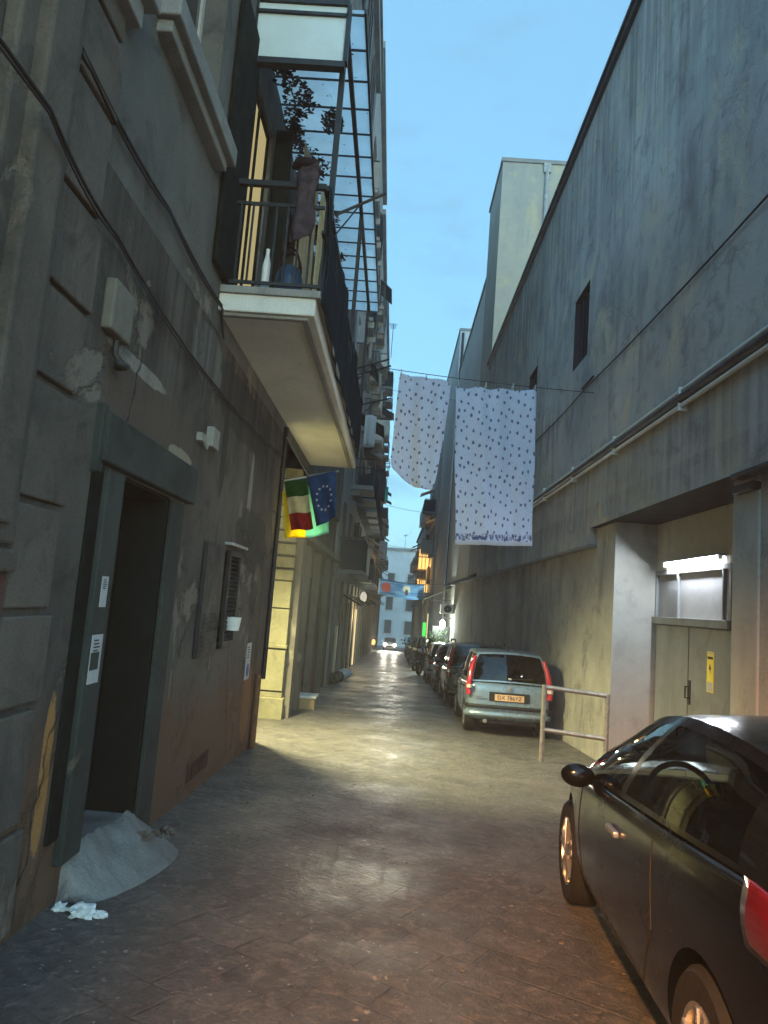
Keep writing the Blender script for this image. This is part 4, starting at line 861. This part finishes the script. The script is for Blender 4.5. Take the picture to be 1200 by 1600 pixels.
# washing lines, laundry down the street
for (a, b_, lab) in (((-.4, 11.6, 5.46), (3.12, 11.7, 5.32), 'near washing line across the street carrying the bedsheets'),
                    ((-1, 24, 8.9), (3.2, 25, 8.9), 'thin line across the sky above the bedsheets'),
                    ((-1, 52, 8.6), (3.1, 52, 8.2), 'far thin line across the street below the bedsheets'),
                    ((-1, 60, 6.3), (2.6, 60, 6.2), 'lowest far line across the street near the lit balconies')):
    m_ = MB(); m_.tube(sag([a, b_], 16, .03 if a[1] < 12 else .1), .006 if a[1] < 30 else .014, 6); tag(m_.build('washing_line', M['cable'], smooth=True), lab, 'line', 'lines across the street')
for (x, y, z, w, h, mt, lab) in ((-1.2, 24.5, 6.9,   .4, 1.1, 'sheetwhite', 'white sheet hanging from a left balcony beside the netting'), (-.95, 43, 7.6, .5, .9, 'teal', 'bright teal towel on a left balcony'),
                                (-.98, 33, 6.2, .6, 1.4, 'pink', 'dull pink cloth hung from a left balcony'), (2.0, 57, 7.6, .5, 1.1, 'sheetwhite', 'white cloth on an upper right balcony'),
                                (-.9, 52, 4.6, .6, 1.3, 'sheetwhite', 'pale cloth on a lower left balcony far down')):
    m_ = MB(); m_.grid(lambda u, v: (x + w * (u - .5) + .0, y + .05 * math.sin(u * 9) * (1.2 - v), z + h * v + .03 * math.sin(u * 4)), 16, 8); tag(m_.build('laundry', M[mt], smooth=True, solid=.004), lab, 'laundry', 'washing hung along the street')
for k, (x, y, z, h) in enumerate(((-1.5, 55, 21, 2.6), (-1.5, 78, 14.3, 2.2), (3.2, 68, 14.7, 2.4), (1.5, 117, 10.3, 2.4))):
    m_ = MB(); m_.tube([(x, y, z - .2), (x, y, z + h)], .03, 6)
    for i in range(6): m_.tube([(x - .35 + .03 * i, y - .5 + .2 * i, z + h - .2), (x + .35 - .03 * i, y - .5 + .2 * i, z + h - .2)], .015, 5)
    m_.tube([(x, y - .55, z + h - .2), (x, y + .6, z + h - .2)], .02, 5)
    tag(m_.build('aerial', M['dark_metal']), ['television aerial on the pale middle left building', 'television aerial on the small dark left building', 'television aerial on the roof of the lit balcony building', 'television aerial on the pale end house'][k], 'aerial', 'television aerials')

# bedsheets
def sheet(name, c, mat, lab, fn):
    m_ = MB(); m_.grid(fn, 60, 60); o = m_.build(name, M[mat], smooth=True, solid=.003); return tag(o, lab, 'bedsheet', 'bedsheets on the washing line')
def right_sheet(u, v):
    x = .80 + 1.36 * u + (.17 + -.11 * u) * (1 - v) + .008 * math.sin(v * 9) * (1 - 2 * u); z = 5.27 + .02 * u - .022 * math.sin(u * math.pi * 3) ** 2 * v ** 3 - (2.66 - .04 * u) * (1 - v) - .008 * math.sin(u * 20) * v ** 6
    return (x, 11.72 + (.02 + .025 * (1 - v)) * math.sin(u * 11 + .6) + .014 * math.sin(u * 27 + v * 3) + .02 * math.sin(v * 4) + .012 * math.sin(u * 6 + v * 13) + .03 * v ** 4 * math.sin(u * math.pi * 6), z)
rs = sheet('bedsheet', None, 'sheet_border', 'long flat blue sprigged bedsheet with printed hem, right one on the line', right_sheet)
def left_sheet(u, v):
    w = 1 - v; x0 = -.14 - .06 * w ** .8 ; x1 = .72 - .17 * w ** 1.3
    if w > .86: t = (w - .86) / .14; x0 += .2 * t ** 2; x1 -= .04 * t ** 2
    x = x0 + (x1 - x0) * u; z = 5.40 - .09 * u - (1.80 + .12 * u - .06 * (2 * u - 1) ** 2) * w
    return (x, 11.62 + .07 * math.sin(u * 5 + .3) * (.4 + w) + .025 * math.sin(u * 17 + v * 4) + .015 * math.sin(u * 7 - v * 12) + .06 * w * math.sin(v * 5), z)
ls = sheet('bedsheet', None, 'sheet_plain', 'smaller folded blue sprigged sheet with rounded bottom, left one on the line', left_sheet)
for x, z in ((-.12, 5.41), (.3, 5.36), (.68, 5.31), (.84, 5.29), (1.3, 5.29), (1.75, 5.3), (2.12, 5.3)):
    m_ = MB(); m_.box(x - .008, 11.58, z - .05, x + .008, 11.6, z + .05); m_.box(x - .008, 11.75, z - .05, x + .008, 11.77, z + .05); m_.box(x - .006, 11.6, z + .03, x + .006, 11.75, z + .045)
    tag(m_.build('clothes_peg', M['offwhite']), 'small peg gripping the top edge of a sprigged bedsheet', 'peg', 'pegs on the bedsheets')

# street clutter
BXc = empty('cardboard_box', (-1.55, 15.2, gz(15.2)), 'open carton with pale lid by the left wall past the lit jamb', 'box')
MB().box(-1.8, 15.0, gz(15) - .02, -1.42, 15.45, gz(15) + .22).build('carton', M['carton'], BXc, bevel=.01)
MB().box(-1.83, 14.97, gz(15) + .22, -1.39, 15.48, gz(15) + .27).build('lid', M['white'], BXc, bevel=.01)
tag(MB().blob((-1.6, 23, gz(23) + .17), (.26, .24, .22), 31, .4).build('rubbish_bag', M['bagblack'], smooth=True), 'black rubbish bag by the left wall, nearer of two bags', 'bag', 'rubbish bags on the left')
tag(MB().blob((-1.42, 25.2, gz(25.2) + .16), (.2, .2, .2), 32, .4).build('rubbish_bag', M['white'], smooth=True), 'white rubbish bag by the left wall behind the black one', 'bag', 'rubbish bags on the left')
q = random.Random(9); lt = MB()
for i in range(70):
    x, y = q.uniform(-1.6, 2.6), q.uniform(3, 16); s = q.uniform(.003, .011); a = q.uniform(0, 6)
    lt.obox((x, y, gz(y) + .008), (s * 2, s * 1.3, .008), (q.uniform(-.3, .3), q.uniform(-.3, .3), a))
tag(lt.build('litter_scraps', M['beige']), 'tiny pale scraps of litter scattered over the paving', 'litter', kind='stuff')

# ------------------------------------------------------------------ vehicles
def cat_(p, t):
    n = len(p) - 1; t = min(max(t, 0), n); i = min(int(t), n - 1); f = t - i
    a, b, c, d = (Vector(p[max(i - 1, 0)]), Vector(p[i]), Vector(p[i + 1]), Vector(p[min(i + 2, n)]))
    return .5 * ((2 * b) + (c - a) * f + (2 * a - 5 * b + 4 * c - d) * f * f + (3 * b - a - 3 * c + d) * f ** 3)
def wheel(root, x, y, r, side, spokes=5, w=.19, rimmat='rim', rr=.66):
    m_ = MB(); m_.lathe((x, y, r), (side, 0, 0), [(-w / 2, r * rr), (-w / 2, r * .93), (-w * .38, r), (w * .38, r), (w / 2, r * .93), (w / 2 - .005, r * rr), (w * .2, r * rr)], 40)
    t = m_.build('wheel', M['rubber'], root, smooth=True)
    m_ = MB(); m_.lathe((x, y, r), (side, 0, 0), [(w / 2 - .004, r * rr), (w / 2 - .004, r * (rr - .07)), (w * .2, r * (rr - .1)), (w * .1, r * .1), (w * .1, 0)], 40)
    for k in range(spokes):
        a = 2 * math.pi * k / spokes + .3
        for da in (-.16, .16):
            p0 = Vector((x + side * w * .46, y + math.cos(a) * r * .12, r + math.sin(a) * r * .12)); p1 = Vector((x + side * w * .44, y + math.cos(a + da) * r * (rr - .04), r + math.sin(a + da) * r * (rr - .04)))
            m_.bar(p0, p1, .028, .03)
    m_.lathe((x, y, r), (side, 0, 0), [(w * .3, r * .2), (w * .48, r * .18), (w * .5, 0)], 20)
    m_.build('rim', M[rimmat], t, smooth=True)
    return t
def make_car(name, label, S):
    root = empty(name, (0, 0, 0), label, S.get('cat', 'car'), S.get('group'))
    st = S['lower']; P = S['paint']; vs = []; rg = None; m_ = MB(); rings = []
    for (y, w, zb, zs, zt) in st:
        half = [(0, zb), (.72 * w, zb), (.93 * w, zb + .03), (.985 * w, zb + .13), (w, zb + .5 * (zs - zb)), (.99 * w, zs - .08), (.955 * w, zs), (.78 * w, zs + .65 * (zt - zs)), (.4 * w, zt)]
        ring = [(x, y, z) for x, z in half] + [(0, y, zt)] + [(-x, y, z) for x, z in half[:0:-1]]
        rings.append(ring)
    n = len(rings[0])
    for r_ in rings: m_.v += r_
    for i in range(len(rings) - 1):
        for k in range(n): m_.f.append((i * n + k, i * n + (k + 1) % n, (i + 1) * n + (k + 1) % n, (i + 1) * n + k))
    for e, (y, w, zb, zs, zt) in ((0, st[0]), (len(rings) - 1, st[-1])):
        c = len(m_.v); m_.v.append((0, y, (zb + zt) / 2))
        for k in range(n): m_.f.append((e * n + k, e * n + (k + 1) % n, c))
    body = m_.build('body', M[P], root)
    body.modifiers.new('s', 'SUBSURF').levels = 2
    cut = MB(); R = S['r'] + .045
    for ya in S['axles']:
        for sd in (1, -1):
            c = MB(); c.lathe((sd * (S['half'] - .25), ya, S['r']), (sd, 0, 0), [(0, 0), (0, R), (.6, R), (.6, 0)], 40); cut.add(c.v, c.f)
    b0, b1 = S['cabin']; cut.box(-S['half'] + .14, b0, .32, S['half'] - .14, b1, 2)
    co = cut.build('cutter', M['plastic'])
    bo = body.modifiers.new('b', 'BOOLEAN'); bo.object = co; bo.operation = 'DIFFERENCE'; bo.solver = 'EXACT'
    evaluated(body, 'body'); bpy.data.objects.remove(co)
    finish(body.data, True, True, 32)
    # greenhouse
    B, T = S['belt'], S['roofline']; nn = len(B) - 1; bul = S.get('bulge', .03)
    def side(sd):
        def f(u, v):
            b = cat_(B, u); t = cat_(T, u); p = b.lerp(t, v); p.x += bul * math.sin(math.pi * v); return Vector((sd * p.x, p.y, p.z))
        return f
    def cap(e, bow_b, bow_t, cr):
        b = Vector(B[e]); t = Vector(T[e])
        def f(s, v):
            k = 1 - s * s; pb = Vector((b.x * s, b.y + bow_b * k, b.z + .02 * k)); pt = Vector((t.x * s, t.y + bow_t * k, t.z + cr * k))
            p = pb.lerp(pt, v); p.x += s * bul * math.sin(math.pi * v); p.y += math.copysign(.03, bow_b) * math.sin(math.pi * v) * k; return p
        return f
    shell = MB(); cr = S.get('crown', .04)
    def cells(fn, us, vs, glass, nu=8, nv=6):
        out = []
        for a, b in zip(us, us[1:]):
            for c, d in zip(vs, vs[1:]):
                mid = ((a + b) / 2, (c + d) / 2)
                tgt = next((g for g in glass if g[0] < mid[0] < g[1] and g[2] < mid[1] < g[3]), None)
                mb = MB() if tgt else shell
                mb.grid(lambda i, j: fn(a + (b - a) * i, c + (d - c) * j), nu, nv)
                if tgt: out.append((mb, tgt))
        return out
    glass = []
    for sd in (1, -1):
        gl = [(a, b, .06, .90) for a, b in S['windows']]
        us = sorted({0, nn, *[x for g in gl for x in g[:2]]})
        for mb, g in cells(side(sd), us, [0, .06, .90, 1], gl, 10, 6): mb.uv = {}; mb.build('side_window', M[S.get('glass', 'car_glass')], root, smooth=True)
    for e, nm, bb, bt in ((0, 'windscreen', S['bows'][0], S['bows'][1]), (nn, 'rear_window', S['bows'][2], S['bows'][3])):
        k = .94; g = [(-k, k, S.get('rv0', .05) if e else .05, .94)]
        for mb, _ in cells(cap(e, bb, bt, cr), [-1, -k, k, 1], [0, g[0][2], .94, 1], g, 14, 8): mb.uv = {}; mb.build(nm, M[S.get('rearglass', S.get('glass', 'car_glass')) if e else S.get('glass', 'car_glass')], root, smooth=True)
    def roof(i, j):
        u = i * nn; s = 2 * j - 1; t = cat_(T, u); k = 1 - s * s
        bow = S['bows'][1] * max(0, 1 - i * 2.5) ** 2 + S['bows'][3] * max(0, i * 2.5 - 1.5) ** 2
        return Vector((t.x * s, t.y + bow * k, t.z + cr * k))
    shell.grid(roof, 24, 16); shell.uv = {}
    shell.build('roof', M[S.get('roofpaint', P)], root, smooth=True, ang=28)
    for ya in S['axles']:
        for sd in (1, -1): wheel(root, sd * (S['half'] - .105), ya, S['r'], sd, rimmat=S.get('rim', 'rim'))
    for sd in (1, -1):
        m_ = MB(); x, y, z = S['mirror']; m_.blob((sd * x, y, z), (.1, .055, .065), 2, .05); m_.bar((sd * (x - .2), y + .03, z - .06), (sd * (x - .03), y, z - .02), .04, .03); m_.build('mirror', M[S.get('mirrorpaint', P)], root, smooth=True)
        for (y, z) in S.get('handles', ()):
            m_ = MB(); m_.box(sd * (S['half'] - .01), y - .09, z - .016, sd * (S['half'] + .022), y + .09, z + .016); m_.build('door_handle', M[S.get('handlemat', P)], root, bevel=.01)
    m_ = MB(); x0 = S['half'] - .25
    for sd in (1, -1):
        m_.box(sd * .16, b0 + .75, .3, sd * .62, b0 + 1.2, .48)
        m_.obox((sd * .38, b0 + .72, .72), (.44, .12, .62), (.22, 0, 0)); m_.obox((sd * .38, b0 + .63, 1.09), (.24, .09, .17), (.2, 0, 0))
    m_.build('seat', M['seat'], root, bevel=.04)
    m_ = MB(); m_.tube([(-.38 + .18 * math.cos(t), b1 - .62 + .07 * math.sin(t), .86 + .17 * math.sin(t)) for t in [i * math.pi / 12 for i in range(25)]], .016, 8)
    m_.build('steering_wheel', M['plastic'], root, smooth=True)
    return root
from mathutils.bvhtree import BVHTree
def seams(root, lines, half):
    body = next(c for c in root.children if c.name.startswith('body')); bv = BVHTree.FromPolygons([v.co for v in body.data.vertices], [p.vertices for p in body.data.polygons])
    for ln in lines:
        for sd in (1, -1):
            P = []
            for (y0, z0), (y1, z1) in zip(ln, ln[1:]):
                for i in range(7):
                    t = i / 6; h = bv.ray_cast(Vector((sd * 2, y0 + (y1 - y0) * t, z0 + (z1 - z0) * t)), Vector((-sd, 0, 0)))
                    if h[0] is not None and abs(h[0].x) > half * .8: P.append(h[0])
            P = [p for i, p in enumerate(P) if i == 0 or (p - P[i - 1]).length > .004]
            if len(P) > 2:
                m_ = MB(); m_.tube(P, .0045, 6); m_.build('door_seam', M['rubber'], root, smooth=True)
def place(o, x, y, yaw=0): o.location = (x, y, gz(y)); o.rotation_euler = (TILT, 0, yaw)
def panel(name, mat, root, pts, th=.012):     # a thick polygon patch facing along its normal
    m_ = MB(); P = [Vector(p) for p in pts]; n = (P[1] - P[0]).cross(P[2] - P[0]).normalized() * th; k = len(P)
    m_.add([p - n for p in P] + [p + n for p in P], [tuple(range(k))[::-1], tuple(range(k, 2 * k))] + [(i, (i + 1) % k, k + (i + 1) % k, k + i) for i in range(k)])
    return m_.build(name, M[mat], root, bevel=.004)

BLK = dict(paint='black_paint', half=.83, r=.31, axles=(-1.25, 1.25), cabin=(-1.25, .95),
    lower=[(-1.97, .60, .36, .80, .84), (-1.9, .73, .28, .90, .95), (-1.65, .80, .23, .97, 1.01), (-1.2, .83, .20, .96, 1.0), (-.4, .83, .18, .93, .95), (.5, .83, .18, .88, .90), (1.1, .825, .2, .83, .87), (1.6, .77, .22, .74, .79), (1.92, .64, .26, .62, .66), (2.02, .5, .32, .52, .55)],
    belt=[(.765, .98, .85), (.785, .5, .88), (.79, -.2, .915), (.785, -.9, .95), (.73, -1.78, .975)],
    roofline=[(.56, .34, 1.21), (.585, .0, 1.30), (.595, -.5, 1.345), (.585, -1.05, 1.315), (.55, -1.48, 1.225)],
    bows=(.32, .12, -.12, -.06), windows=[(.12, 1.72), (1.85, 3.5)], bulge=.035, mirror=(.875, .64, .88), handles=[(-.08, .755)], handlemat='galv', rearglass='dark_glass')
blk = make_car('parked_car', 'glossy black coupe with red tail lamp, nearest the camera on the right', BLK)
for sd in (1, -1):
    m_ = MB()
    def tl(u, v):
        w = cat_([(0, .80, -1.56), (0, .775, -1.8), (0, .66, -1.97), (0, .5, -2.0)], u * 3); z = .84 + .16 * v - .05 * u + .02 * u
        return (sd * (w.y * (.99 + .018 * math.sin(math.pi * v)) + .012), w.z - .012 * (u > .5), z - .03 * (1 - u) * (1 - v))
    m_.grid(tl, 14, 6); m_.build('tail_light', M['deep_red_lamp'], blk, smooth=True, solid=.02)

seams(blk, [[(.80, .86), (.84, .55), (.72, .30)], [(.72, .30), (-.55, .29)], [(-.55, .29), (-.72, .55), (-.66, .93)]], .83)
place(blk, 1.98, 3.62, -R_(4.3))

PAN = dict(paint='silver_blue', half=.76, r=.275, axles=(-1.13, 1.17), cabin=(-1.55, 1.0),
    lower=[(-1.74, .62, .36, .84, .86), (-1.70, .72, .28, .90, .92), (-1.5, .755, .22, .92, .93), (-.9, .76, .2, .92, .93), (0, .76, .19, .90, .91), (.9, .755, .2, .88, .92), (1.3, .74, .22, .84, .90), (1.6, .69, .25, .76, .80), (1.74, .58, .3, .62, .64)],
    belt=[(.71, 1.0, .90), (.72, .35, .91), (.72, -.45, .915), (.715, -1.2, .92), (.70, -1.66, .915)],
    roofline=[(.56, .40, 1.42), (.59, .1, 1.46), (.60, -.5, 1.485), (.595, -1.1, 1.47), (.575, -1.50, 1.43)],
    bows=(.28, .12, -.05, -.05), windows=[(.15, 1.55), (1.68, 2.75), (2.9, 3.6)], bulge=.025, mirror=(.86, .62, .98), handles=[(-.25, .78), (-.95, .80)], handlemat='plastic', glass='dark_glass', mirrorpaint='plastic', crown=.035)
def hatch(name, label, S, plate='DX 786YZ', badge=True, lamp='red_lamp', tall=True):
    r = make_car(name, label, S); y = S['lower'][0][0]
    for sd in (1, -1):
        if tall:
            m_ = MB(); pts = [(sd * .715, y + .02, .68), (sd * .735, y + .05, .82), (sd * .715, y + .065, .94), (sd * .69, y + .11, 1.12), (sd * .625, y + .2, 1.36)]
            m_.tube(pts, [.045, .052, .05, .045, .035], 10); lo = m_.build('tail_light', M[lamp], r, smooth=True)
            m_ = MB(); m_.tube([(sd * .72, y - .002, .80), (sd * .72, y + .005, .86)], .055, 10); m_.build('reversing_lamp', M['clear_lamp'], lo, smooth=True)
        else:
            m_ = MB(); m_.blob((sd * .64, y + .05, .80), (.12, .07, .1), 3, .05); m_.build('tail_light', M[lamp], r, smooth=True)
    m_ = MB(); m_.tube([(-.76, y + .22, .50), (-.70, y + .02, .50), (-.5, y - .035, .50), (.5, y - .035, .50), (.70, y + .02, .50), (.76, y + .22, .50)], .032, 8); m_.build('bumper_strip', M['plastic'], r, smooth=True)
    m_ = MB(); m_.tube([(-.74, y + .2, .36), (-.66, y + .03, .37), (-.4, y - .02, .37), (.4, y - .02, .37), (.66, y + .03, .37), (.74, y + .2, .36)], .055, 10); m_.build('bumper', M[S['paint']], r, smooth=True)
    m_ = MB(); m_.box(-.36, y - .018, .60, .36, y + .05, .76); m_.build('plate_recess', M['plastic'], r, bevel=.01)
    pl = MB().box(-.26, y - .03, .615, .26, y - .018, .725).build('number_plate', M['plate'], r, bevel=.003)
    t = text('lettering', plate, .098, M['ink'], pl, (0, y - .033, .668), (R_(90), 0, 0)); t.scale = (1.0, 1, 1)
    m_ = MB(); m_.lathe((0, y - .015, .835), (0, -1, 0), [(0, .045), (.012, .045), (.016, .0)], 20); m_.build('badge', M['galv'], r)
    if badge:
        m_ = MB(); m_.blob((-.0, y + .06, 1.0), (.05, .03, .028), 1, .2); m_.build('wiper_cap', M['white'], r, smooth=True)
        m_ = MB(); m_.tube([(-.02, y + .06, .99), (-.02, y + .055, .955)], .014, 8); m_.tube([(.05, y + .045, 1.0), (.42, y + .06, 1.02)], .012, 6); m_.build('wiper', M['plastic'], r)
        m_ = MB(); m_.tube([(0, y + .42, 1.49), (0, y + .30, 1.56)], .008, 6); m_.build('aerial', M['plastic'], r)
        m_ = MB(); m_.box(-.62, y - .02, .64, -.42, y - .012, .655); m_.box(-.6, y - .02, .665, -.5, y - .012, .685); m_.build('name_badge', M['galv'], r)
    m_ = MB(); m_.tube([(-.42, y + .3, .27), (-.42, y - .03, .25)], .035, 10); m_.build('exhaust', M['galv'], r, smooth=True)
    seams(r, [[(.84, .86), (.86, .5), (.78, .28)], [(.78, .28), (-.1, .27)], [(-.1, .27), (-.14, .86)], [(-.1, .27), (-.72, .27), (-.98, .62), (-.95, .88)]], .76)
    m_ = MB(); m_.box(-.5, y + .1, .2, .5, y + 3.2, .26); m_.build('underbody', M['plastic'], r)
    return r
pan = hatch('parked_car', 'pale blue grey hatchback with tall red lamps, parked by the barrier', PAN)
place(pan, 2.27, 14.85, -R_(1.5))
def var(**kw): d = dict(PAN); d.update(kw); return d
c2 = hatch('parked_car', 'dark grey car with roof rails parked in front of the pale hatchback', var(paint='grey_paint', mirrorpaint='grey_paint'), 'CK 402LR', False, 'dark_red_lamp')
m_ = MB()
for sd in (1, -1): m_.tube([(sd * .58, -1.4, 1.5), (sd * .58, -1.25, 1.55), (sd * .58, .1, 1.56), (sd * .57, .25, 1.5)], .018, 8)
m_.build('roof_rail', M['plastic'], c2, smooth=True); c2.scale = (1.05, 1.08, 1.06)
place(c2, 2.3, 19.6, -R_(1))
c3 = hatch('parked_car', 'dull maroon car with white number plate, third in the parked row', var(paint='maroon_paint', mirrorpaint='plastic'), 'BX 915TA', False, 'dark_red_lamp'); place(c3, 2.28, 24.0, -R_(1.5))
c4 = hatch('parked_car', 'silver car at the front of the parked row, before the scooters', var(paint='silver_paint', mirrorpaint='plastic'), 'DA 371ML', False, 'dark_red_lamp', False); place(c4, 2.25, 28.4, 0)
c5 = hatch('oncoming_car', 'white car with lit headlights at the far end of the street', var(paint='white_paint', mirrorpaint='white_paint', cat='car'), 'EF 208KN', False, 'red_lamp', False)
for sd in (1, -1):
    m_ = MB(); m_.blob((sd * .55, 1.70, .68), (.13, .08, .09), 1, 0); m_.build('headlight', M['headlamp'], c5, smooth=True)
m_ = MB(); m_.box(-.4, 1.66, .4, .4, 1.76, .55); m_.build('grille', M['plastic'], c5)
place(c5, .15, 82, math.pi); c5.rotation_euler = (-TILT, 0, math.pi)

def make_scooter():
    r = empty('scooter', (0, 0, 0), '', 'scooter', 'scooters parked on the right')
    for y, w in ((-.62, .12), (.66, .11)): 
        m_ = MB(); R = .25; m_.lathe((0, y, R), (1, 0, 0), [(-w / 2, R * .6), (-w / 2, R * .9), (-w / 4, R), (w / 4, R), (w / 2, R * .9), (w / 2, R * .6)], 24); t = m_.build('wheel', M['rubber'], r, smooth=True)
        m_ = MB(); m_.lathe((0, y, R), (1, 0, 0), [(-w * .4, R * .6), (-w * .2, .04), (w * .2, .04), (w * .4, R * .6)], 20); m_.build('rim', M['galv'], t, smooth=True)
    prof = [(-.95, .62, .10, .13), (-.7, .58, .17, .2), (-.3, .54, .19, .2), (-.1, .36, .16, .12), (.15, .25, .15, .05), (.32, .27, .16, .06), (.42, .5, .19, .22), (.45, .75, .17, .18), (.43, .95, .12, .09)]
    m_ = MB(); n = 14
    for (y, z, a, b) in prof: m_.v += [(a * math.cos(2 * math.pi * k / n), y + .25 * (b * math.sin(2 * math.pi * k / n) if y > .38 else 0) * -0.3, z + b * math.sin(2 * math.pi * k / n)) for k in range(n)]
    for i in range(len(prof) - 1):
        for k in range(n): m_.f.append((i * n + k, i * n + (k + 1) % n, (i + 1) * n + (k + 1) % n, (i + 1) * n + k))
    m_.f.append(tuple(range(n))); m_.f.append(tuple((len(prof) - 1) * n + k for k in range(n)))
    m_.build('body', M['grey_paint'], r, smooth=True)
    m_ = MB(); m_.blob((0, -.42, .8), (.16, .42, .08), 2, .08); m_.build('seat', M['seat'], r, smooth=True)
    m_ = MB(); m_.tube([(-.33, .3, 1.05), (-.14, .4, 1.06), (.14, .4, 1.06), (.33, .3, 1.05)], .022, 8); m_.tube([(0, .45, .9), (0, .66, .3)], .035, 8); m_.build('handlebar', M['plastic'], r, smooth=True)
    m_ = MB(); m_.blob((0, .53, .93), (.1, .06, .08), 1, 0); m_.build('headlight', M['clear_lamp'], r, smooth=True)
    m_ = MB(); m_.grid(lambda u, v: (-.22 * (1 - .3 * v) * (1 - 2 * u), .5 - .2 * v + .05 * math.sin(math.pi * u), 1.02 + .42 * v), 8, 6); m_.build('windscreen', M['clear_glass'], r, smooth=True, solid=.004)
    for sd in (1, -1):
        m_ = MB(); m_.tube([(sd * .26, .34, 1.07), (sd * .34, .36, 1.25)], .008, 6); m_.blob((sd * .34, .35, 1.27), (.06, .02, .045), 1, 0); m_.build('mirror', M['plastic'], r, smooth=True)
    m_ = MB(); m_.grid(lambda u, v: (.09 * math.cos(math.pi * (u - 0) ), .66 + .3 * math.cos(math.pi * (.1 + .8 * v)), .25 + .3 * math.sin(math.pi * (.1 + .8 * v)) - .02 * abs(u - .5)), 6, 10); m_.build('mudguard', M['grey_paint'], r, smooth=True, solid=.008)
    return r
sc0 = make_scooter()
spots = [(1.75, 33.0, 2.7, 'dark scooter with windscreen nearest the parked cars, wheel toward the street'), (2.3, 34.2, 2.5, 'scooter close to the right wall, just beyond the nearest one'), (1.6, 36.6, 2.8, 'scooter in the middle of the right-hand cluster'),
         (2.1, 39.5, 3.4, 'scooter standing under the olive awning'), (1.5, 43.5, 2.9, 'scooter past the awning on the right, near the street'), (1.4, 50, 3.1, 'farthest scooter on the right, before the green sign')]
for i, (x, y, a, lab) in enumerate(spots):
    o = sc0 if i == 0 else copy_tree(sc0); o['label'] = lab; place(o, x, y, a)
    o.rotation_euler = (-TILT if math.cos(a) < 0 else TILT, R_(5), a); o.scale = (1.12, 1.12, 1.15)

m, nth, outh = mat_new('haze_air'); vp = nth.nodes.new('ShaderNodeVolumePrincipled'); vp.inputs['Color'].default_value = (.85, .92, 1, 1); vp.inputs['Density'].default_value = .0024
nth.links.new(vp.outputs[0], outh.inputs['Volume'])
tag(MB().box(-70, -30, -24, 70, 410, 30).build('haze', m), kind='stuff')

# ------------------------------------------------------------------ light, sky, camera
w = bpy.data.worlds.new('World'); sc.world = w; w.use_nodes = True
nt = w.node_tree; N = NT(nt); bg = nt.nodes['Background']
sky = N.n('ShaderNodeTexSky', sky_type='NISHITA'); sky.sun_disc = False; sky.sun_elevation = R_(12); sky.sun_rotation = R_(160); sky.air_density = 1.0; sky.dust_density = .4; sky.ozone_density = 2.0
tc = N.n('ShaderNodeTexCoord').outputs['Generated']
cl = N.noise(N.pos((3.2, 3.2, 9), src=tc), 2.0, 7, .6, .3)
skyc = N.mix(.74, N.mix(1.0, sky.outputs[0], (1, 1.35, 1.2), 'MULTIPLY'), (.74, 1.68, 2.6))
skyc = N.mix(N.math('MULTIPLY', N.ramp(cl, .54, .74), .55), skyc, (.72, 1.35, 1.9))
gx, gy, gz_ = N.sep(tc)[:3]                  # the afterglow behind the camera is brighter than the sky ahead
glow = N.n('ShaderNodeVectorMath', operation='SCALE'); N.l(skyc, glow.inputs[0]); N.l(N.ramp(gy, .1, -.8, 1., 2.3), glow.inputs['Scale']); skyc = glow.outputs[0]
N.l(skyc, bg.inputs['Color']); bg.inputs['Strength'].default_value = .15
su = bpy.data.lights.new('sun', 'SUN'); su.energy = .05; su.angle = R_(12); su.color = (1, .9, .8)
so = bpy.data.objects.new('sun', su); so.rotation_euler = (R_(78), 0, R_(-160 + 180)); col.objects.link(so)
# lit lamps of the place: passage lamp, sodium street lamp behind the camera
def spot(loc, to, c, p, size, blend, r=.08):
    l = bpy.data.lights.new('lamp_light', 'SPOT'); l.color = c; l.energy = p; l.shadow_soft_size = r; l.spot_size = R_(size); l.spot_blend = blend
    o = bpy.data.objects.new('lamp_light', l); o.location = loc; o.rotation_euler = (Vector(to) - Vector(loc)).to_track_quat('-Z', 'Y').to_euler(); col.objects.link(o)
spot((-2.1, 10.75, 3.38), (-1.2, 10.4, 0), (1, .93, .48), 1800, 136, 1.0, .16)
spot((-1.25, -3.4, 4.4), (1.45, 4.0, 0), (1, .44, .14), 3300, 38, 1.0, .12)
for sd in (-.55, .55): spot((.15 + sd, 80.1, gz(80) + .68), (sd, 40, gz(40)), (1, .93, .75), 1300, 50, .7, .08)

F = 1120.; TH = R_(4.4); PT = math.atan(139 / F); YW = math.atan(22.5 / F)
fwd = Vector((-math.sin(YW) * math.cos(PT), math.cos(YW) * math.cos(PT), math.sin(PT))); r0 = Vector((math.cos(YW), math.sin(YW), 0)); u0 = r0.cross(fwd)
Rr = r0 * math.cos(TH) + u0 * math.sin(TH); Uu = -r0 * math.sin(TH) + u0 * math.cos(TH)
cam = bpy.data.cameras.new('camera'); cam.sensor_fit = 'VERTICAL'; cam.sensor_height = 24; cam.lens = F * 24 / 1600; cam.clip_end = 2000; cam.clip_start = .05
co = bpy.data.objects.new('camera', cam); col.objects.link(co)
co.matrix_world = Matrix(((Rr.x, Uu.x, -fwd.x, 0), (Rr.y, Uu.y, -fwd.y, 0), (Rr.z, Uu.z, -fwd.z, 1.6), (0, 0, 0, 1)))
sc.camera = co
vs = sc.view_settings; vs.view_transform = 'Standard'; vs.look = 'None'; vs.exposure = 1.35; vs.gamma = 1; vs.use_curve_mapping = False
sc.render.engine = 'CYCLES'; sc.cycles.use_denoising = True; sc.cycles.max_bounces = 6; sc.cycles.transparent_max_bounces = 10; sc.cycles.use_adaptive_sampling = True; sc.cycles.adaptive_threshold = .025
sc.cycles.sample_clamp_indirect = 6
